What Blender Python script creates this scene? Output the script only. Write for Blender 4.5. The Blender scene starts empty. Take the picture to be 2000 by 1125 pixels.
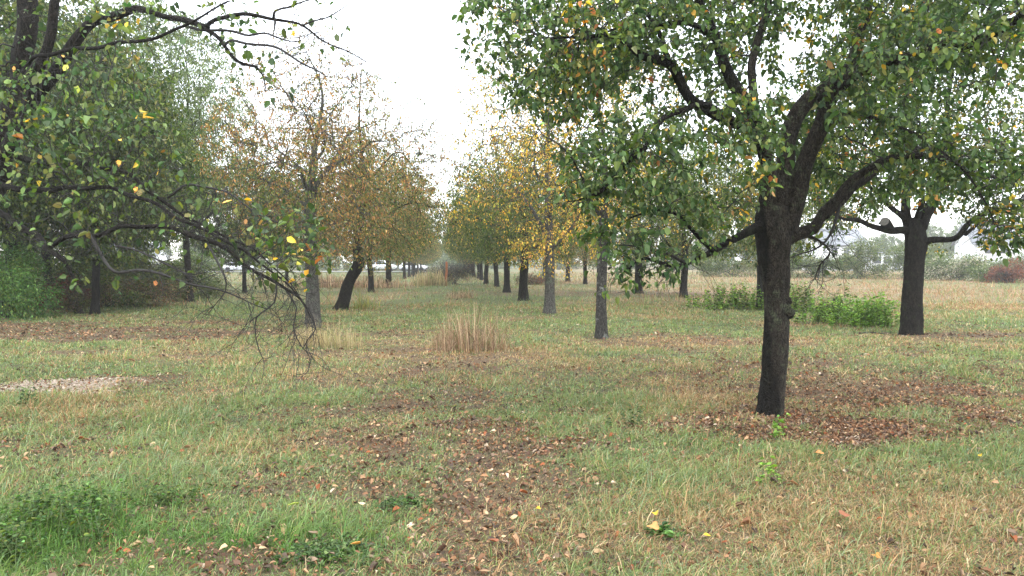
import bpy, math, random, time
import numpy as np
from mathutils import Vector
T0 = time.time()
random.seed(7)
RNG = np.random.default_rng(11)
scene = bpy.context.scene
COL = scene.collection

# ------------------------------------------------------------------ camera, world, sun, exposure
FPX, CX, CY, CAMZ, PITCH = 1556.0, 1000.0, 562.5, 1.6, math.radians(1.86)
cam_data = bpy.data.cameras.new('camera')
cam = bpy.data.objects.new('camera', cam_data)
COL.objects.link(cam)
cam.location = (0, 0, CAMZ)
cam.rotation_euler = (math.radians(90) - PITCH, 0, 0)
cam_data.sensor_width = 36.0
cam_data.lens = 36.0 * FPX / 2000.0
cam_data.clip_start = 0.05
cam_data.clip_end = 5000
scene.camera = cam

SUN_EL, SUN_AZ = math.radians(48), math.radians(-35)
world = bpy.data.worlds.new('World')
scene.world = world
world.use_nodes = True
nt = world.node_tree
nt.nodes.clear()
sky = nt.nodes.new('ShaderNodeTexSky')
sky.sky_type = 'NISHITA'
sky.sun_disc = False
sky.sun_elevation = SUN_EL
sky.sun_rotation = SUN_AZ
b1 = nt.nodes.new('ShaderNodeBackground'); b1.inputs['Strength'].default_value = 0.05
b2 = nt.nodes.new('ShaderNodeBackground'); b2.inputs['Strength'].default_value = 1.0
b2.inputs['Color'].default_value = (0.95, 0.975, 1.0, 1)
add = nt.nodes.new('ShaderNodeAddShader')
wo = nt.nodes.new('ShaderNodeOutputWorld')
nt.links.new(sky.outputs[0], b1.inputs['Color'])
nt.links.new(b1.outputs[0], add.inputs[0]); nt.links.new(b2.outputs[0], add.inputs[1])
nt.links.new(add.outputs[0], wo.inputs['Surface'])
sd = bpy.data.lights.new('sun', 'SUN')
sd.energy = 1.0; sd.angle = math.radians(25); sd.color = (1.0, 0.97, 0.92)
sun = bpy.data.objects.new('sun', sd); COL.objects.link(sun)
sun.rotation_euler = (math.radians(42), 0, math.radians(-35) * -1)
scene.view_settings.view_transform = 'Standard'
scene.view_settings.look = 'None'
scene.view_settings.exposure = 1.6
scene.view_settings.gamma = 1.0
scene.cycles.max_bounces = 8
scene.cycles.diffuse_bounces = 4
scene.cycles.transmission_bounces = 4
scene.cycles.volume_bounces = 1
scene.cycles.use_denoising = True

# ------------------------------------------------------------------ noise + ground
def _hash(ix, iy, s):
    h = (ix.astype(np.int64) * 374761393 + iy.astype(np.int64) * 668265263 + s * 1442695041) & 0x7fffffff
    h = ((h ^ (h >> 13)) * 1274126177) & 0x7fffffff
    return ((h ^ (h >> 16)) & 0xffff) / 65535.0
def vnoise(x, y, s=0):
    x = np.asarray(x, float); y = np.asarray(y, float)
    ix, iy = np.floor(x), np.floor(y)
    fx, fy = x - ix, y - iy
    fx = fx * fx * (3 - 2 * fx); fy = fy * fy * (3 - 2 * fy)
    a, b = _hash(ix, iy, s), _hash(ix + 1, iy, s)
    c, d = _hash(ix, iy + 1, s), _hash(ix + 1, iy + 1, s)
    return (a * (1 - fx) + b * fx) * (1 - fy) + (c * (1 - fx) + d * fx) * fy
def fbm(x, y, s=0, o=4):
    v, a, t = 0, 1.0, 0
    for k in range(o):
        v = v + a * vnoise(np.asarray(x) * 2 ** k, np.asarray(y) * 2 ** k, s + k * 17)
        t += a; a *= .55
    return v / t
def height(x, y):
    x = np.asarray(x, float); y = np.asarray(y, float)
    return 0.10 * (fbm(x / 3.1, y / 3.1, 5, 3) - .5) * np.clip(60 / (np.abs(y) + 20), .2, 1) + .05 * (fbm(x / .75, y / .75, 15, 2) - .5) * np.clip(14 / (np.abs(y) + 1), 0, 1)
def H(x, y): return float(height(np.array([x]), np.array([y]))[0])
def pix(px, py, d):
    u, v = (px - CX) / FPX, (CY - py) / FPX
    dy = math.cos(PITCH) + v * math.sin(PITCH)
    dz = -math.sin(PITCH) + v * math.cos(PITCH)
    s = d / dy
    return np.array([u * s, d, CAMZ + s * dz])
def gpix(px, py):
    u, v = (px - CX) / FPX, (CY - py) / FPX
    dy = math.cos(PITCH) + v * math.sin(PITCH)
    dz = -math.sin(PITCH) + v * math.cos(PITCH)
    s = -CAMZ / dz
    return np.array([u * s, dy * s])

def blob(x, y, px, py, rx, ry, rot=0.0, soft=.35):
    cx, cy = gpix(px, py)
    dx, dy = x - cx, y - cy
    c, s = math.cos(rot), math.sin(rot)
    q = np.sqrt(((dx * c + dy * s) / rx) ** 2 + ((-dx * s + dy * c) / ry) ** 2)
    return np.clip((1 + soft - q) / (2 * soft), 0, 1)
def m_litter(x, y):
    n = fbm(x / .7, y / .7, 31, 5)
    m = np.zeros_like(x)
    def ad(v, k=1.0):
        nonlocal m
        m = np.maximum(m, v * k)
    ad(blob(x, y, 850, 880, .95, 3.2, .03, .7), .95)
    ad(blob(x, y, 860, 690, 1.4, 6, .06, .8), .55)
    ad(blob(x, y, 860, 1050, .65, 1.2, 0, .6), .9)
    ad(blob(x, y, 830, 775, 1.3, 1.6, 0, .6), .72)
    ad(blob(x, y, 1520, 828, 1.15, .7, 0, .7), 1.1)
    ad(blob(x, y, 1620, 850, 1.0, .55, 0, .4), 1.1)
    ad(blob(x, y, 1850, 760, 2.8, 2.2, 0, .8), .78)
    ad(blob(x, y, 1640, 730, 3.4, 2.0, 0, .8), .66)
    ad(blob(x, y, 1130, 800, .5, .4, 0, .6), .8)
    ad(blob(x, y, 1180, 668, 1.2, .8, 0, .4), 1.0)
    ad(blob(x, y, 1400, 662, 2.2, 1.3, 0, .5), .6)
    ad(blob(x, y, 1800, 655, 2.5, 1.0, 0, .5), .8)
    ad(blob(x, y, 200, 652, 4.8, 1.5, 0, .4), 1.25)
    ad(blob(x, y, 0, 640, 2.5, 1.6, 0, .4), 1.1)
    ad(blob(x, y, 380, 632, 3.2, 1.4, 0, .5), .8)
    ad(blob(x, y, 420, 690, 2.5, .7, 0, .6), .45)
    ad(blob(x, y, 130, 742, 1.5, .5, 0, .5), .6)
    ad(blob(x, y, 770, 650, 1.5, 1.5, 0, .6), .55)
    ad(blob(x, y, 560, 950, .35, .35, 0, .6), .7)
    ad(blob(x, y, 330, 1090, .7, .35, 0, .5), .85)
    ad(blob(x, y, 1200, 573, 9, 3, 0, .5), .8)
    return np.clip(m * .92 + (n - .5) * 1.9 - .02, 0, 1)
def m_dry(x, y):
    n = fbm(x / 2.3, y / 2.3, 77, 4)
    d = .20 + (n - .5) * 2.5
    d = d + .13 * blob(x, y, 1720, 960, 2.4, 2.2, 0, .8)
    d = d + .25 * blob(x, y, 1750, 720, 4.0, 3.5, 0, .7)
    d = d + .30 * np.clip((y - 20) / 6, 0, 1) * np.clip((x - (3.5 - .0 * y)) / 4, 0, 1)
    d = d + (.30 + .5 * (fbm(x / 7, y / 4, 305, 3) - .5)) * np.clip((y - 26) / 8, 0, 1) * np.clip((x - 2) / 4, 0, 1)
    d = d + .55 * blob(x, y, 660, 556, 5, 6, 0, .5)
    d = d + .4 * blob(x, y, 920, 690, 1.5, 1.5, 0, .6)
    d = d - .45 * blob(x, y, 150, 1020, 1.5, 1.3, 0, .6)
    d = d - .35 * blob(x, y, 900, 590, 2.6, 12, .08, .5)
    return np.clip(d, 0, 1)
def m_lush(x, y):
    return np.clip(blob(x, y, 110, 1050, .75, .7, 0, .8) + .5 * blob(x, y, 480, 1090, .6, .3, 0, .5)
                   + .5 * blob(x, y, 620, 1060, .6, .4, 0, .6), 0, 1)
def m_track(x, y):      # gravel patch
    return np.clip(blob(x, y, 75, 756, 1.35, 1.0, 0, .5) * 1.9 - (1 - fbm(x * 2.2, y * 2.2, 9, 4)) * 1.9, 0, 1)

# ------------------------------------------------------------------ mesh building
def mesh_from(name, V, F, mat, smooth=False, color=None):
    """V (n,3); F list of (m,k) int arrays."""
    me = bpy.data.meshes.new(name)
    V = np.asarray(V, np.float32)
    me.vertices.add(len(V)); me.vertices.foreach_set('co', V.ravel())
    loops = np.concatenate([f.ravel() for f in F]).astype(np.int32)
    sizes = np.concatenate([np.full(len(f), f.shape[1], np.int32) for f in F])
    starts = np.concatenate([[0], np.cumsum(sizes)[:-1]]).astype(np.int32)
    me.loops.add(len(loops)); me.loops.foreach_set('vertex_index', loops)
    me.polygons.add(len(sizes)); me.polygons.foreach_set('loop_start', starts)
    if smooth: me.polygons.foreach_set('use_smooth', np.ones(len(sizes), bool))
    if color is not None:
        at = me.color_attributes.new('tint', 'FLOAT_COLOR', 'POINT')
        c = np.ones((len(V), 4), np.float32); c[:, :3] = color
        at.data.foreach_set('color', c.ravel())
    me.update(calc_edges=True)
    if mat: me.materials.append(mat)
    return me
def link(name, me, parent=None, loc=(0, 0, 0), rz=0):
    o = bpy.data.objects.new(name, me)
    COL.objects.link(o)
    if parent is not None: o.parent = parent
    o.location = loc; o.rotation_euler = (0, 0, rz)
    return o
def empty(name, loc, label, cat, group=None, rz=0):
    o = link(name, None, None, loc, rz)
    return tag(o, label, cat, group)
def tag(o, label, cat, group=None, kind=None):
    if label: o['label'] = label
    if cat: o['category'] = cat
    if group: o['group'] = group
    if kind: o['kind'] = kind
    return o

def norm(v):
    v = np.asarray(v, float)
    return v / np.maximum(np.linalg.norm(v, axis=-1, keepdims=True), 1e-9)
class Acc:
    def __init__(s): s.V = []; s.F = {}; s.C = []; s.n = 0
    def add(s, V, F, C=None):
        s.V.append(np.asarray(V, float))
        s.F.setdefault(F.shape[1], []).append(F + s.n)
        if C is not None: s.C.append(C)
        s.n += len(V)
    def add_multi(s, V, Fs):
        s.V.append(np.asarray(V, float))
        for F in Fs: s.F.setdefault(F.shape[1], []).append(F + s.n)
        s.n += len(V)
    def build(s, name, mat, parent=None, smooth=False, loc=(0, 0, 0), rz=0):
        return link(name, s.mesh(name, mat, smooth), parent, loc, rz)
    def mesh(s, name, mat, smooth=False):
        return mesh_from(name, np.concatenate(s.V), [np.concatenate(v) for v in s.F.values()], mat, smooth,
                         np.concatenate(s.C) if s.C else None)
def box(acc, x0, x1, y0, y1, z0, z1):
    V = np.array([(x, y, z) for z in (z0, z1) for (x, y) in ((x0, y0), (x1, y0), (x1, y1), (x0, y1))])
    acc.add(V, np.array([(3, 2, 1, 0), (4, 5, 6, 7), (0, 1, 5, 4), (1, 2, 6, 5), (2, 3, 7, 6), (3, 0, 4, 7)]))
def prism(acc, prof, x0, x1, axis='y'):
    """profile of (a, z) extruded along the other axis."""
    n = len(prof)
    f = (lambda a, z, t: (a, t, z)) if axis == 'y' else (lambda a, z, t: (t, a, z))
    V = np.array([f(a, z, x0) for a, z in prof] + [f(a, z, x1) for a, z in prof])
    side = np.array([(i, (i + 1) % n, n + (i + 1) % n, n + i) for i in range(n)])
    acc.add_multi(V, [side, np.array([list(range(n))[::-1]]), np.array([[n + i for i in range(n)]])])

def catmull(P, step):
    P = np.asarray(P, float)
    if len(P) == 2: P = np.array([P[0], (P[0] + P[1]) / 2, P[1]])
    Q = np.vstack([2 * P[0] - P[1], P, 2 * P[-1] - P[-2]])
    out = []
    for i in range(1, len(Q) - 2):
        p0, p1, p2, p3 = Q[i - 1:i + 3]
        n = max(2, int(np.linalg.norm((p2 - p1)[:3]) / step))
        t = np.linspace(0, 1, n, endpoint=False)[:, None]
        out.append(.5 * ((2 * p1) + (-p0 + p2) * t + (2 * p0 - 5 * p1 + 4 * p2 - p3) * t ** 2 + (-p0 + 3 * p1 - 3 * p2 + p3) * t ** 3))
    out.append(P[-1:])
    return np.vstack(out)
def tube(acc, P, R, K=12, rough=0.0, seed=0, cap=True):
    P = np.asarray(P, float); R = np.asarray(R, float); n = len(P)
    D = norm(np.gradient(P, axis=0))
    u = norm(np.cross(D[0], [0.31, 0.95, 0.05])); U = [u]
    for i in range(1, n):
        u = norm(u - D[i] * np.dot(u, D[i])); U.append(u)
    U = np.array(U); W = np.cross(D, U)
    a = np.arange(K) * 2 * math.pi / K
    rr = R[:, None] * np.ones((n, K))
    if rough:
        s = np.arange(n)[:, None] * 1.0; L = np.cumsum(np.r_[0, np.linalg.norm(np.diff(P, axis=0), axis=1)])[:, None]
        rs = np.random.default_rng(seed)
        for k in range(9):
            m = rs.integers(1, 7); rr = rr * (1 + rough * rs.uniform(.3, 1) * np.sin(m * a[None] + rs.uniform(0, 6) + L * rs.uniform(-7, 7)) * (.9 + .4 * np.sin(L * rs.uniform(3, 14) + rs.uniform(0, 6))))
        rr = rr * (1 + rough * .5 * rs.normal(size=(n, K)))
    V = P[:, None] + rr[..., None] * (np.cos(a)[None, :, None] * U[:, None] + np.sin(a)[None, :, None] * W[:, None])
    V = V.reshape(-1, 3)
    i = np.arange(n - 1)[:, None] * K; j = np.arange(K)[None]
    F = np.stack([i + j, i + (j + 1) % K, i + K + (j + 1) % K, i + K + j], -1).reshape(-1, 4)
    if cap:
        V = np.vstack([V, P[-1] + D[-1] * R[-1] * .5])
        t = (n - 1) * K
        acc.add_multi(V, [F, np.array([(t + q, t + (q + 1) % K, n * K) for q in range(K)])])
    else: acc.add(V, F)

# ------------------------------------------------------------------ materials
def new_mat(name):
    m = bpy.data.materials.new(name); m.use_nodes = True
    nt = m.node_tree; nt.nodes.clear()
    return m, nt, nt.nodes.new, nt.links.new
def pbsdf(new, rough=.8, spec=.3):
    b = new('ShaderNodeBsdfPrincipled'); b.inputs['Roughness'].default_value = rough
    b.inputs['Specular IOR Level'].default_value = spec
    return b
def ramp(new, stops):
    r = new('ShaderNodeValToRGB'); e = r.color_ramp.elements
    while len(e) < len(stops): e.new(.5)
    for k, (p, c) in enumerate(stops): e[k].position = p; e[k].color = (*c, 1)
    return r
def simple(name, col, rough=.6, spec=.4, noise=.15, scale=3.0, metal=0):
    m, nt, new, ln = new_mat(name)
    b = pbsdf(new, rough, spec); b.inputs['Metallic'].default_value = metal
    tc = new('ShaderNodeTexCoord'); n = new('ShaderNodeTexNoise'); n.inputs['Scale'].default_value = scale; n.inputs['Detail'].default_value = 6
    r = ramp(new, [(.3, tuple(c * (1 - noise) for c in col)), (.7, tuple(min(1, c * (1 + noise)) for c in col))])
    o = new('ShaderNodeOutputMaterial')
    ln(tc.outputs['Object'], n.inputs['Vector']); ln(n.outputs['Fac'], r.inputs[0]); ln(r.outputs[0], b.inputs['Base Color']); ln(b.outputs[0], o.inputs[0])
    return m
def leaf_mat(name, trans=.34, rough=.5, spec=.3):
    m, nt, new, ln = new_mat(name)
    a = new('ShaderNodeAttribute'); a.attribute_name = 'tint'
    b = pbsdf(new, rough, spec); t = new('ShaderNodeBsdfTranslucent'); mx = new('ShaderNodeMixShader'); mx.inputs[0].default_value = trans
    hs = new('ShaderNodeHueSaturation'); hs.inputs['Saturation'].default_value = 1.15; hs.inputs['Value'].default_value = 1.5
    o = new('ShaderNodeOutputMaterial')
    ln(a.outputs['Color'], b.inputs['Base Color']); ln(a.outputs['Color'], hs.inputs['Color']); ln(hs.outputs[0], t.inputs['Color'])
    ln(b.outputs[0], mx.inputs[1]); ln(t.outputs[0], mx.inputs[2]); ln(mx.outputs[0], o.inputs[0])
    return m
def bark_mat(name, dark, light, lichen, stain=None, lichen_amt=.5, scale=1.0):
    m, nt, new, ln = new_mat(name)
    tc = new('ShaderNodeTexCoord'); mp = new('ShaderNodeMapping'); mp.inputs['Scale'].default_value = (scale, scale, scale * .40)
    n1 = new('ShaderNodeTexNoise'); n1.inputs['Scale'].default_value = 26; n1.inputs['Detail'].default_value = 9; n1.inputs['Roughness'].default_value = .65
    v = new('ShaderNodeTexVoronoi'); v.inputs['Scale'].default_value = 48; v.feature = 'DISTANCE_TO_EDGE'
    n2 = new('ShaderNodeTexNoise'); n2.inputs['Scale'].default_value = 5; n2.inputs['Detail'].default_value = 7; n2.inputs['Roughness'].default_value = .7
    r = ramp(new, [(.36, dark), (.66, light)])
    r2 = ramp(new, [(lichen_amt, (0, 0, 0)), (lichen_amt + .12, (1, 1, 1))])
    mix = new('ShaderNodeMix'); mix.data_type = 'RGBA'
    b = pbsdf(new, .85, .15); o = new('ShaderNodeOutputMaterial')
    bm = new('ShaderNodeBump'); bm.inputs['Strength'].default_value = .9; bm.inputs['Distance'].default_value = .02
    ma = new('ShaderNodeMath'); ma.operation = 'MULTIPLY'
    mm = new('ShaderNodeMath'); mm.operation = 'MINIMUM'; mm.inputs[1].default_value = .25
    ln(tc.outputs['Object'], mp.inputs[0]); ln(mp.outputs[0], n1.inputs['Vector']); nd_ = new('ShaderNodeTexNoise'); nd_.inputs['Scale'].default_value = 9; nd_.inputs['Detail'].default_value = 3; va = new('ShaderNodeMixRGB'); va.blend_type = 'ADD'; va.inputs[0].default_value = .22; ln(mp.outputs[0], nd_.inputs['Vector']); ln(mp.outputs[0], va.inputs[1]); ln(nd_.outputs['Color'], va.inputs[2]); ln(va.outputs[0], v.inputs['Vector'])
    ln(tc.outputs['Object'], n2.inputs['Vector'])
    ln(n1.outputs['Fac'], r.inputs[0]); ln(n2.outputs['Fac'], r2.inputs[0])
    ln(r2.outputs[0], mix.inputs[0]); ln(r.outputs[0], mix.inputs[6]); mix.inputs[7].default_value = (*lichen, 1)
    ln(v.outputs['Distance'], mm.inputs[0]); ln(mm.outputs[0], ma.inputs[0]); ma.inputs[1].default_value = 3
    ad = new('ShaderNodeMath'); ad.operation = 'ADD'
    ln(ma.outputs[0], ad.inputs[0]); ln(n1.outputs['Fac'], ad.inputs[1]); ln(ad.outputs[0], bm.inputs['Height'])
    cr = new('ShaderNodeMapRange'); cr.inputs[1].default_value = 0; cr.inputs[2].default_value = .16; cr.inputs[3].default_value = .25; cr.inputs[4].default_value = 1.35
    ln(v.outputs['Distance'], cr.inputs[0]); cm = new('ShaderNodeMix'); cm.data_type = 'RGBA'; cm.blend_type = 'MULTIPLY'; cm.inputs[0].default_value = 1
    ln(mix.outputs[2], cm.inputs[6]); ln(cr.outputs[0], cm.inputs[7]); out = cm.outputs[2]
    if stain:     # a rain-wet dark streak against drier bark, fixed on this trunk
        sp = new('ShaderNodeSeparateXYZ'); ln(tc.outputs['Object'], sp.inputs[0])
        n3 = new('ShaderNodeTexNoise'); n3.inputs['Scale'].default_value = 3.0; n3.inputs['Detail'].default_value = 4; ln(mp.outputs[0], n3.inputs['Vector'])
        s1 = new('ShaderNodeMath'); s1.operation = 'MULTIPLY_ADD'; ln(n3.outputs['Fac'], s1.inputs[0]); s1.inputs[1].default_value = -.25; ln(sp.outputs['X'], s1.inputs[2])
        s2 = new('ShaderNodeMath'); s2.operation = 'MULTIPLY_ADD'; ln(sp.outputs['Z'], s2.inputs[0]); s2.inputs[1].default_value = stain[0]; ln(s1.outputs[0], s2.inputs[2])
        r3 = new('ShaderNodeMapRange'); r3.inputs[1].default_value = stain[1]; r3.inputs[2].default_value = stain[1] + .03; r3.inputs[3].default_value = .35; r3.inputs[4].default_value = 1.15
        ln(s2.outputs[0], r3.inputs[0])
        mu = new('ShaderNodeMix'); mu.data_type = 'RGBA'; mu.blend_type = 'MULTIPLY'; mu.inputs[0].default_value = 1
        ln(out, mu.inputs[6]); ln(r3.outputs[0], mu.inputs[7]); out = mu.outputs[2]
    ln(out, b.inputs['Base Color']); ln(bm.outputs[0], b.inputs['Normal']); ln(b.outputs[0], o.inputs[0])
    return m
M_LEAF = leaf_mat('leaf')
M_BLADE = leaf_mat('grass_blade', .32, .7, .1)
M_LITTER = leaf_mat('dead_leaf', .12, .75, .12)
M_BARK = bark_mat('dark_bark', (.007, .006, .005), (.030, .025, .020), (.028, .034, .016), None, .56)
M_BARK_STAIN = bark_mat('stained_bark', (.012, .010, .008), (.044, .036, .027), (.060, .066, .040), (.08, -.085), .53)
M_BARK_GREY = bark_mat('grey_bark', (.045, .042, .037), (.14, .13, .115), (.12, .14, .10), None, .52)
M_BARK_LICHEN = bark_mat('lichen_bark', (.025, .023, .02), (.09, .085, .075), (.3, .31, .27), None, .55, 1.4)
M_TWIG = simple('twig_bark', (.018, .015, .013), .65, .35, .4, 20)

# ------------------------------------------------------------------ tree machinery
def colonize(seeds, attr, prob, step, infl, kill, iters=160, trop=(0, 0, 0), seed=0, curl=.18):
    rs = np.random.default_rng(seed)
    S = np.asarray(seeds, float); A = np.asarray(attr, float); prob = np.asarray(prob, float)
    pos = [S]; par = [np.full(len(S), -1)]; pr = [np.zeros(len(S))]
    allp = S
    near = np.zeros(len(A), int); nd = np.full(len(A), 1e9)
    def upd(P, off):
        nonlocal near, nd
        for c in range(0, len(P), 400):
            Q = P[c:c + 400]
            d = np.sqrt(np.maximum((A ** 2).sum(1)[:, None] + (Q ** 2).sum(1)[None] - 2 * A @ Q.T, 0))
            m = d.argmin(1); dm = d[np.arange(len(A)), m]
            b = dm < nd
            near[b] = m[b] + off + c; nd[b] = dm[b]
    upd(S, 0)
    key = set()
    for it in range(iters):
        alive = nd > kill
        if it: A, prob, near, nd = A[alive], prob[alive], near[alive], nd[alive]
        if len(A) == 0: break
        inf_ = infl if it > 12 else infl * 2.5
        use = nd < inf_
        if not use.any(): break
        ids, inv = np.unique(near[use], return_inverse=True)
        base = allp[ids]
        dirs = norm(A[use] - allp[near[use]])
        D = np.zeros((len(ids), 3)); np.add.at(D, inv, dirs)
        Pm = np.zeros(len(ids)); np.add.at(Pm, inv, prob[use]); Pm /= np.bincount(inv)
        D = norm(norm(D) + np.array(trop) + rs.normal(size=D.shape) * curl)
        N = base + D * step
        keep = []
        for k, q in enumerate(N):
            kk = (int(q[0] / (step * .5)), int(q[1] / (step * .5)), int(q[2] / (step * .5)))
            if kk in key: continue
            key.add(kk); keep.append(k)
        if not keep: break
        N = N[keep]
        off = len(allp)
        pos.append(N); par.append(ids[keep]); pr.append(Pm[keep])
        allp = np.vstack([allp, N])
        upd(N, off)
    return allp, np.concatenate(par), np.concatenate(pr), len(S)
def radii(par, n0, tip, ex=2.3):
    n = len(par); acc = np.zeros(n)
    for i in range(n - 1, n0 - 1, -1):
        if acc[i] == 0: acc[i] = tip ** ex
        acc[par[i]] += acc[i]
    return np.maximum(acc, 1e-12) ** (1 / ex)
def twig_mesh(acc, P, par, R, n0, rmax=9):
    n = len(P)
    child = np.arange(n0, n); p = par[child]
    main = np.zeros(n, int) - 1; best = np.zeros(n)
    for c, q in zip(child, p):
        if q >= n0 and R[c] > best[q]: best[q] = R[c]; main[q] = c
    D = np.zeros((n, 3)); D[child] = norm(P[child] - P[p])
    # smooth direction at nodes
    S = D.copy(); has = main >= 0; S[has] = norm(D[has] + D[main[has]])
    ismain = (p >= n0) & (main[p] == child)
    d0 = np.where(ismain[:, None], S[p], D[child]); r0 = np.where(ismain, R[p], R[child] * 1.1)
    r0 = np.minimum(r0, rmax); r1 = np.minimum(R[child], rmax)
    d1 = S[child]; a0, a1 = P[p], P[child]
    ref = np.where(np.abs(D[child][:, :1]) > .8, np.array([[0, 1., .1]]), np.array([[1., .1, 0]]))
    for lo, hi, K in ((0, .006, 3), (.006, .02, 5), (.02, 9, 9)):
        s = (r1 >= lo) & (r1 < hi)
        if not s.any(): continue
        a = np.arange(K) * 2 * math.pi / K
        rings = []
        for C, Dd, r in ((a0[s], d0[s], r0[s]), (a1[s], d1[s], r1[s])):
            U = norm(np.cross(Dd, ref[s])); W = np.cross(Dd, U)
            rings.append(C[:, None] + r[:, None, None] * (np.cos(a)[None, :, None] * U[:, None] + np.sin(a)[None, :, None] * W[:, None]))
        V = np.concatenate(rings, 1).reshape(-1, 3)
        m = s.sum(); o = np.arange(m)[:, None] * 2 * K; j = np.arange(K)[None]
        F = np.stack([o + j, o + (j + 1) % K, o + K + (j + 1) % K, o + K + j], -1).reshape(-1, 4)
        acc.add(V, F)
def leaves(acc, P, axis, nrm, size, col, w=.62, hexa=True, curl=.12):
    n = len(P)
    if n == 0: return
    axis = norm(axis); side = norm(np.cross(nrm, axis)); up = np.cross(axis, side)
    if hexa:
        T = np.array([(0, 0, 0), (.32, .5 * w, .10), (.74, .36 * w, .05), (1, 0, -.12), (.74, -.36 * w, .05), (.32, -.5 * w, .10)])
        F = np.array([(0, 3, 2, 1), (0, 5, 4, 3)])
    else:
        T = np.array([(0, 0, 0), (.45, .5 * w, .08), (1, 0, -.05), (.45, -.5 * w, .08)])
        F = np.array([(0, 3, 2, 1)])
    k = len(T)
    Tz = T[None, :, 2] * (1 + RNG.normal(0, 1.2, (n, 1))) - curl * T[None, :, 0] ** 2 * RNG.uniform(0, 2, (n, 1))
    V = P[:, None] + size[:, None, None] * (T[None, :, 0:1] * axis[:, None] + T[None, :, 1:2] * side[:, None] + Tz[..., None] * up[:, None])
    Fx = (F[None] + (np.arange(n) * k)[:, None, None]).reshape(-1, F.shape[1])
    acc.add(V.reshape(-1, 3), Fx, np.repeat(col, k, 0))
GREEN = [((.075, .118, .022), 5), ((.105, .150, .028), 4), ((.042, .075, .020), 4), ((.165, .20, .04), 2.5)]
BLUEGREEN = [((.068, .118, .036), 5), ((.040, .076, .026), 4), ((.110, .165, .052), 3), ((.19, .25, .095), 2)]
YELLOW = [((.82, .56, .10), 5), ((.76, .44, .09), 4), ((.52, .30, .10), 2), ((.52, .48, .10), 3)]
BROWN = [((.38, .20, .07), 4), ((.50, .30, .11), 4), ((.20, .10, .04), 3), ((.28, .23, .08), 2)]
OLIVE = [((.17, .18, .055), 4), ((.23, .22, .07), 3), ((.11, .13, .04), 3)]
ORANGE = [((.42, .16, .05), 3), ((.50, .34, .05), 3), ((.38, .22, .08), 2)]
def palette(n, mixes, P=None, seed=0, gain=1.0, clump=.9):
    """mixes: list of (palette, weight); a slow spatial noise shifts which one dominates."""
    rs = np.random.default_rng(seed)
    w = np.array([m[1] for m in mixes], float); w /= w.sum()
    cum = np.cumsum(w)
    u = rs.random(n)
    if P is not None:
        q = fbm(P[:, 0] / clump + 40, P[:, 2] / clump + P[:, 1] / clump * .7 + 30, seed + 3, 3)
        rk = np.argsort(np.argsort(q)) / max(1, n - 1)
        u = np.clip(.55 * u + .45 * rk, 0, .9999)
        u = (np.argsort(np.argsort(u)) + .5) / n
    g = np.searchsorted(cum, u, side='right').clip(0, len(mixes) - 1)
    out = np.zeros((n, 3))
    for k, (pal, _) in enumerate(mixes):
        s = np.nonzero(g == k)[0]
        if len(s) == 0: continue
        pw = np.array([x[1] for x in pal], float); pw /= pw.sum()
        c = np.array([x[0] for x in pal])[rs.choice(len(pal), len(s), p=pw)]
        out[s] = c
    out *= rs.lognormal(-.04, .28, (n, 1)).clip(.4, 1.9) * gain * .88
    return out * (1 + rs.normal(0, .06, (n, 3)))
def leaf_cloud(acc, P, par, R, pr, n0, per, size, mixes, rthr, spread=.06, droop=.5, w=.62, hexa=True, seed=0, gain=1.0, clump=.9):
    rs = np.random.default_rng(seed + 99)
    idx = np.nonzero((np.arange(len(P)) >= n0) & (R < rthr))[0]
    hit = rs.random(len(idx)) < .42
    cnt = rs.poisson(per * pr[idx] * np.where(hit, 2.1, .18))
    ts = rs.random(len(P)); i = np.repeat(idx, cnt); n = len(i)
    if n == 0: return 0
    t = (ts[i] + rs.normal(0, .18, n)).clip(0, 1.1)[:, None]
    D = norm(P[i] - P[par[i]])
    side = norm(np.cross(D, rs.normal(size=(n, 3))))
    at = P[i] * t + P[par[i]] * (1 - t) + side * spread * rs.random((n, 1)) + rs.normal(size=(n, 3)) * spread * .4
    ax = norm(D * .35 + side * .8 + np.array([0, 0, -droop]) + rs.normal(size=(n, 3)) * .35)
    nr = norm(np.array([0, 0, 1.0]) + rs.normal(size=(n, 3)) * .55)
    leaves(acc, at, ax, nr, size * rs.lognormal(-.08, .30, n).clip(.4, 1.7), palette(n, mixes, at, seed, gain, clump), w, hexa)
    return n
def ell(rs, n, c, r, p=1.0):
    """points in an ellipsoid, a little denser outwards."""
    v = norm(rs.normal(size=(n, 3))) * (rs.random((n, 1)) ** (1 / 2.6))
    return np.array(c) + v * np.array(r), np.full(n, p)
def hole(P, pr, sc, th, seed):
    q = (fbm(P[:, 0] / sc + 9, P[:, 2] / sc + 5, seed, 3) + fbm(P[:, 1] / sc + 9, P[:, 2] / sc + 5, seed + 7, 3)) / 2
    k = q > th
    return P[k], pr[k]

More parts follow.
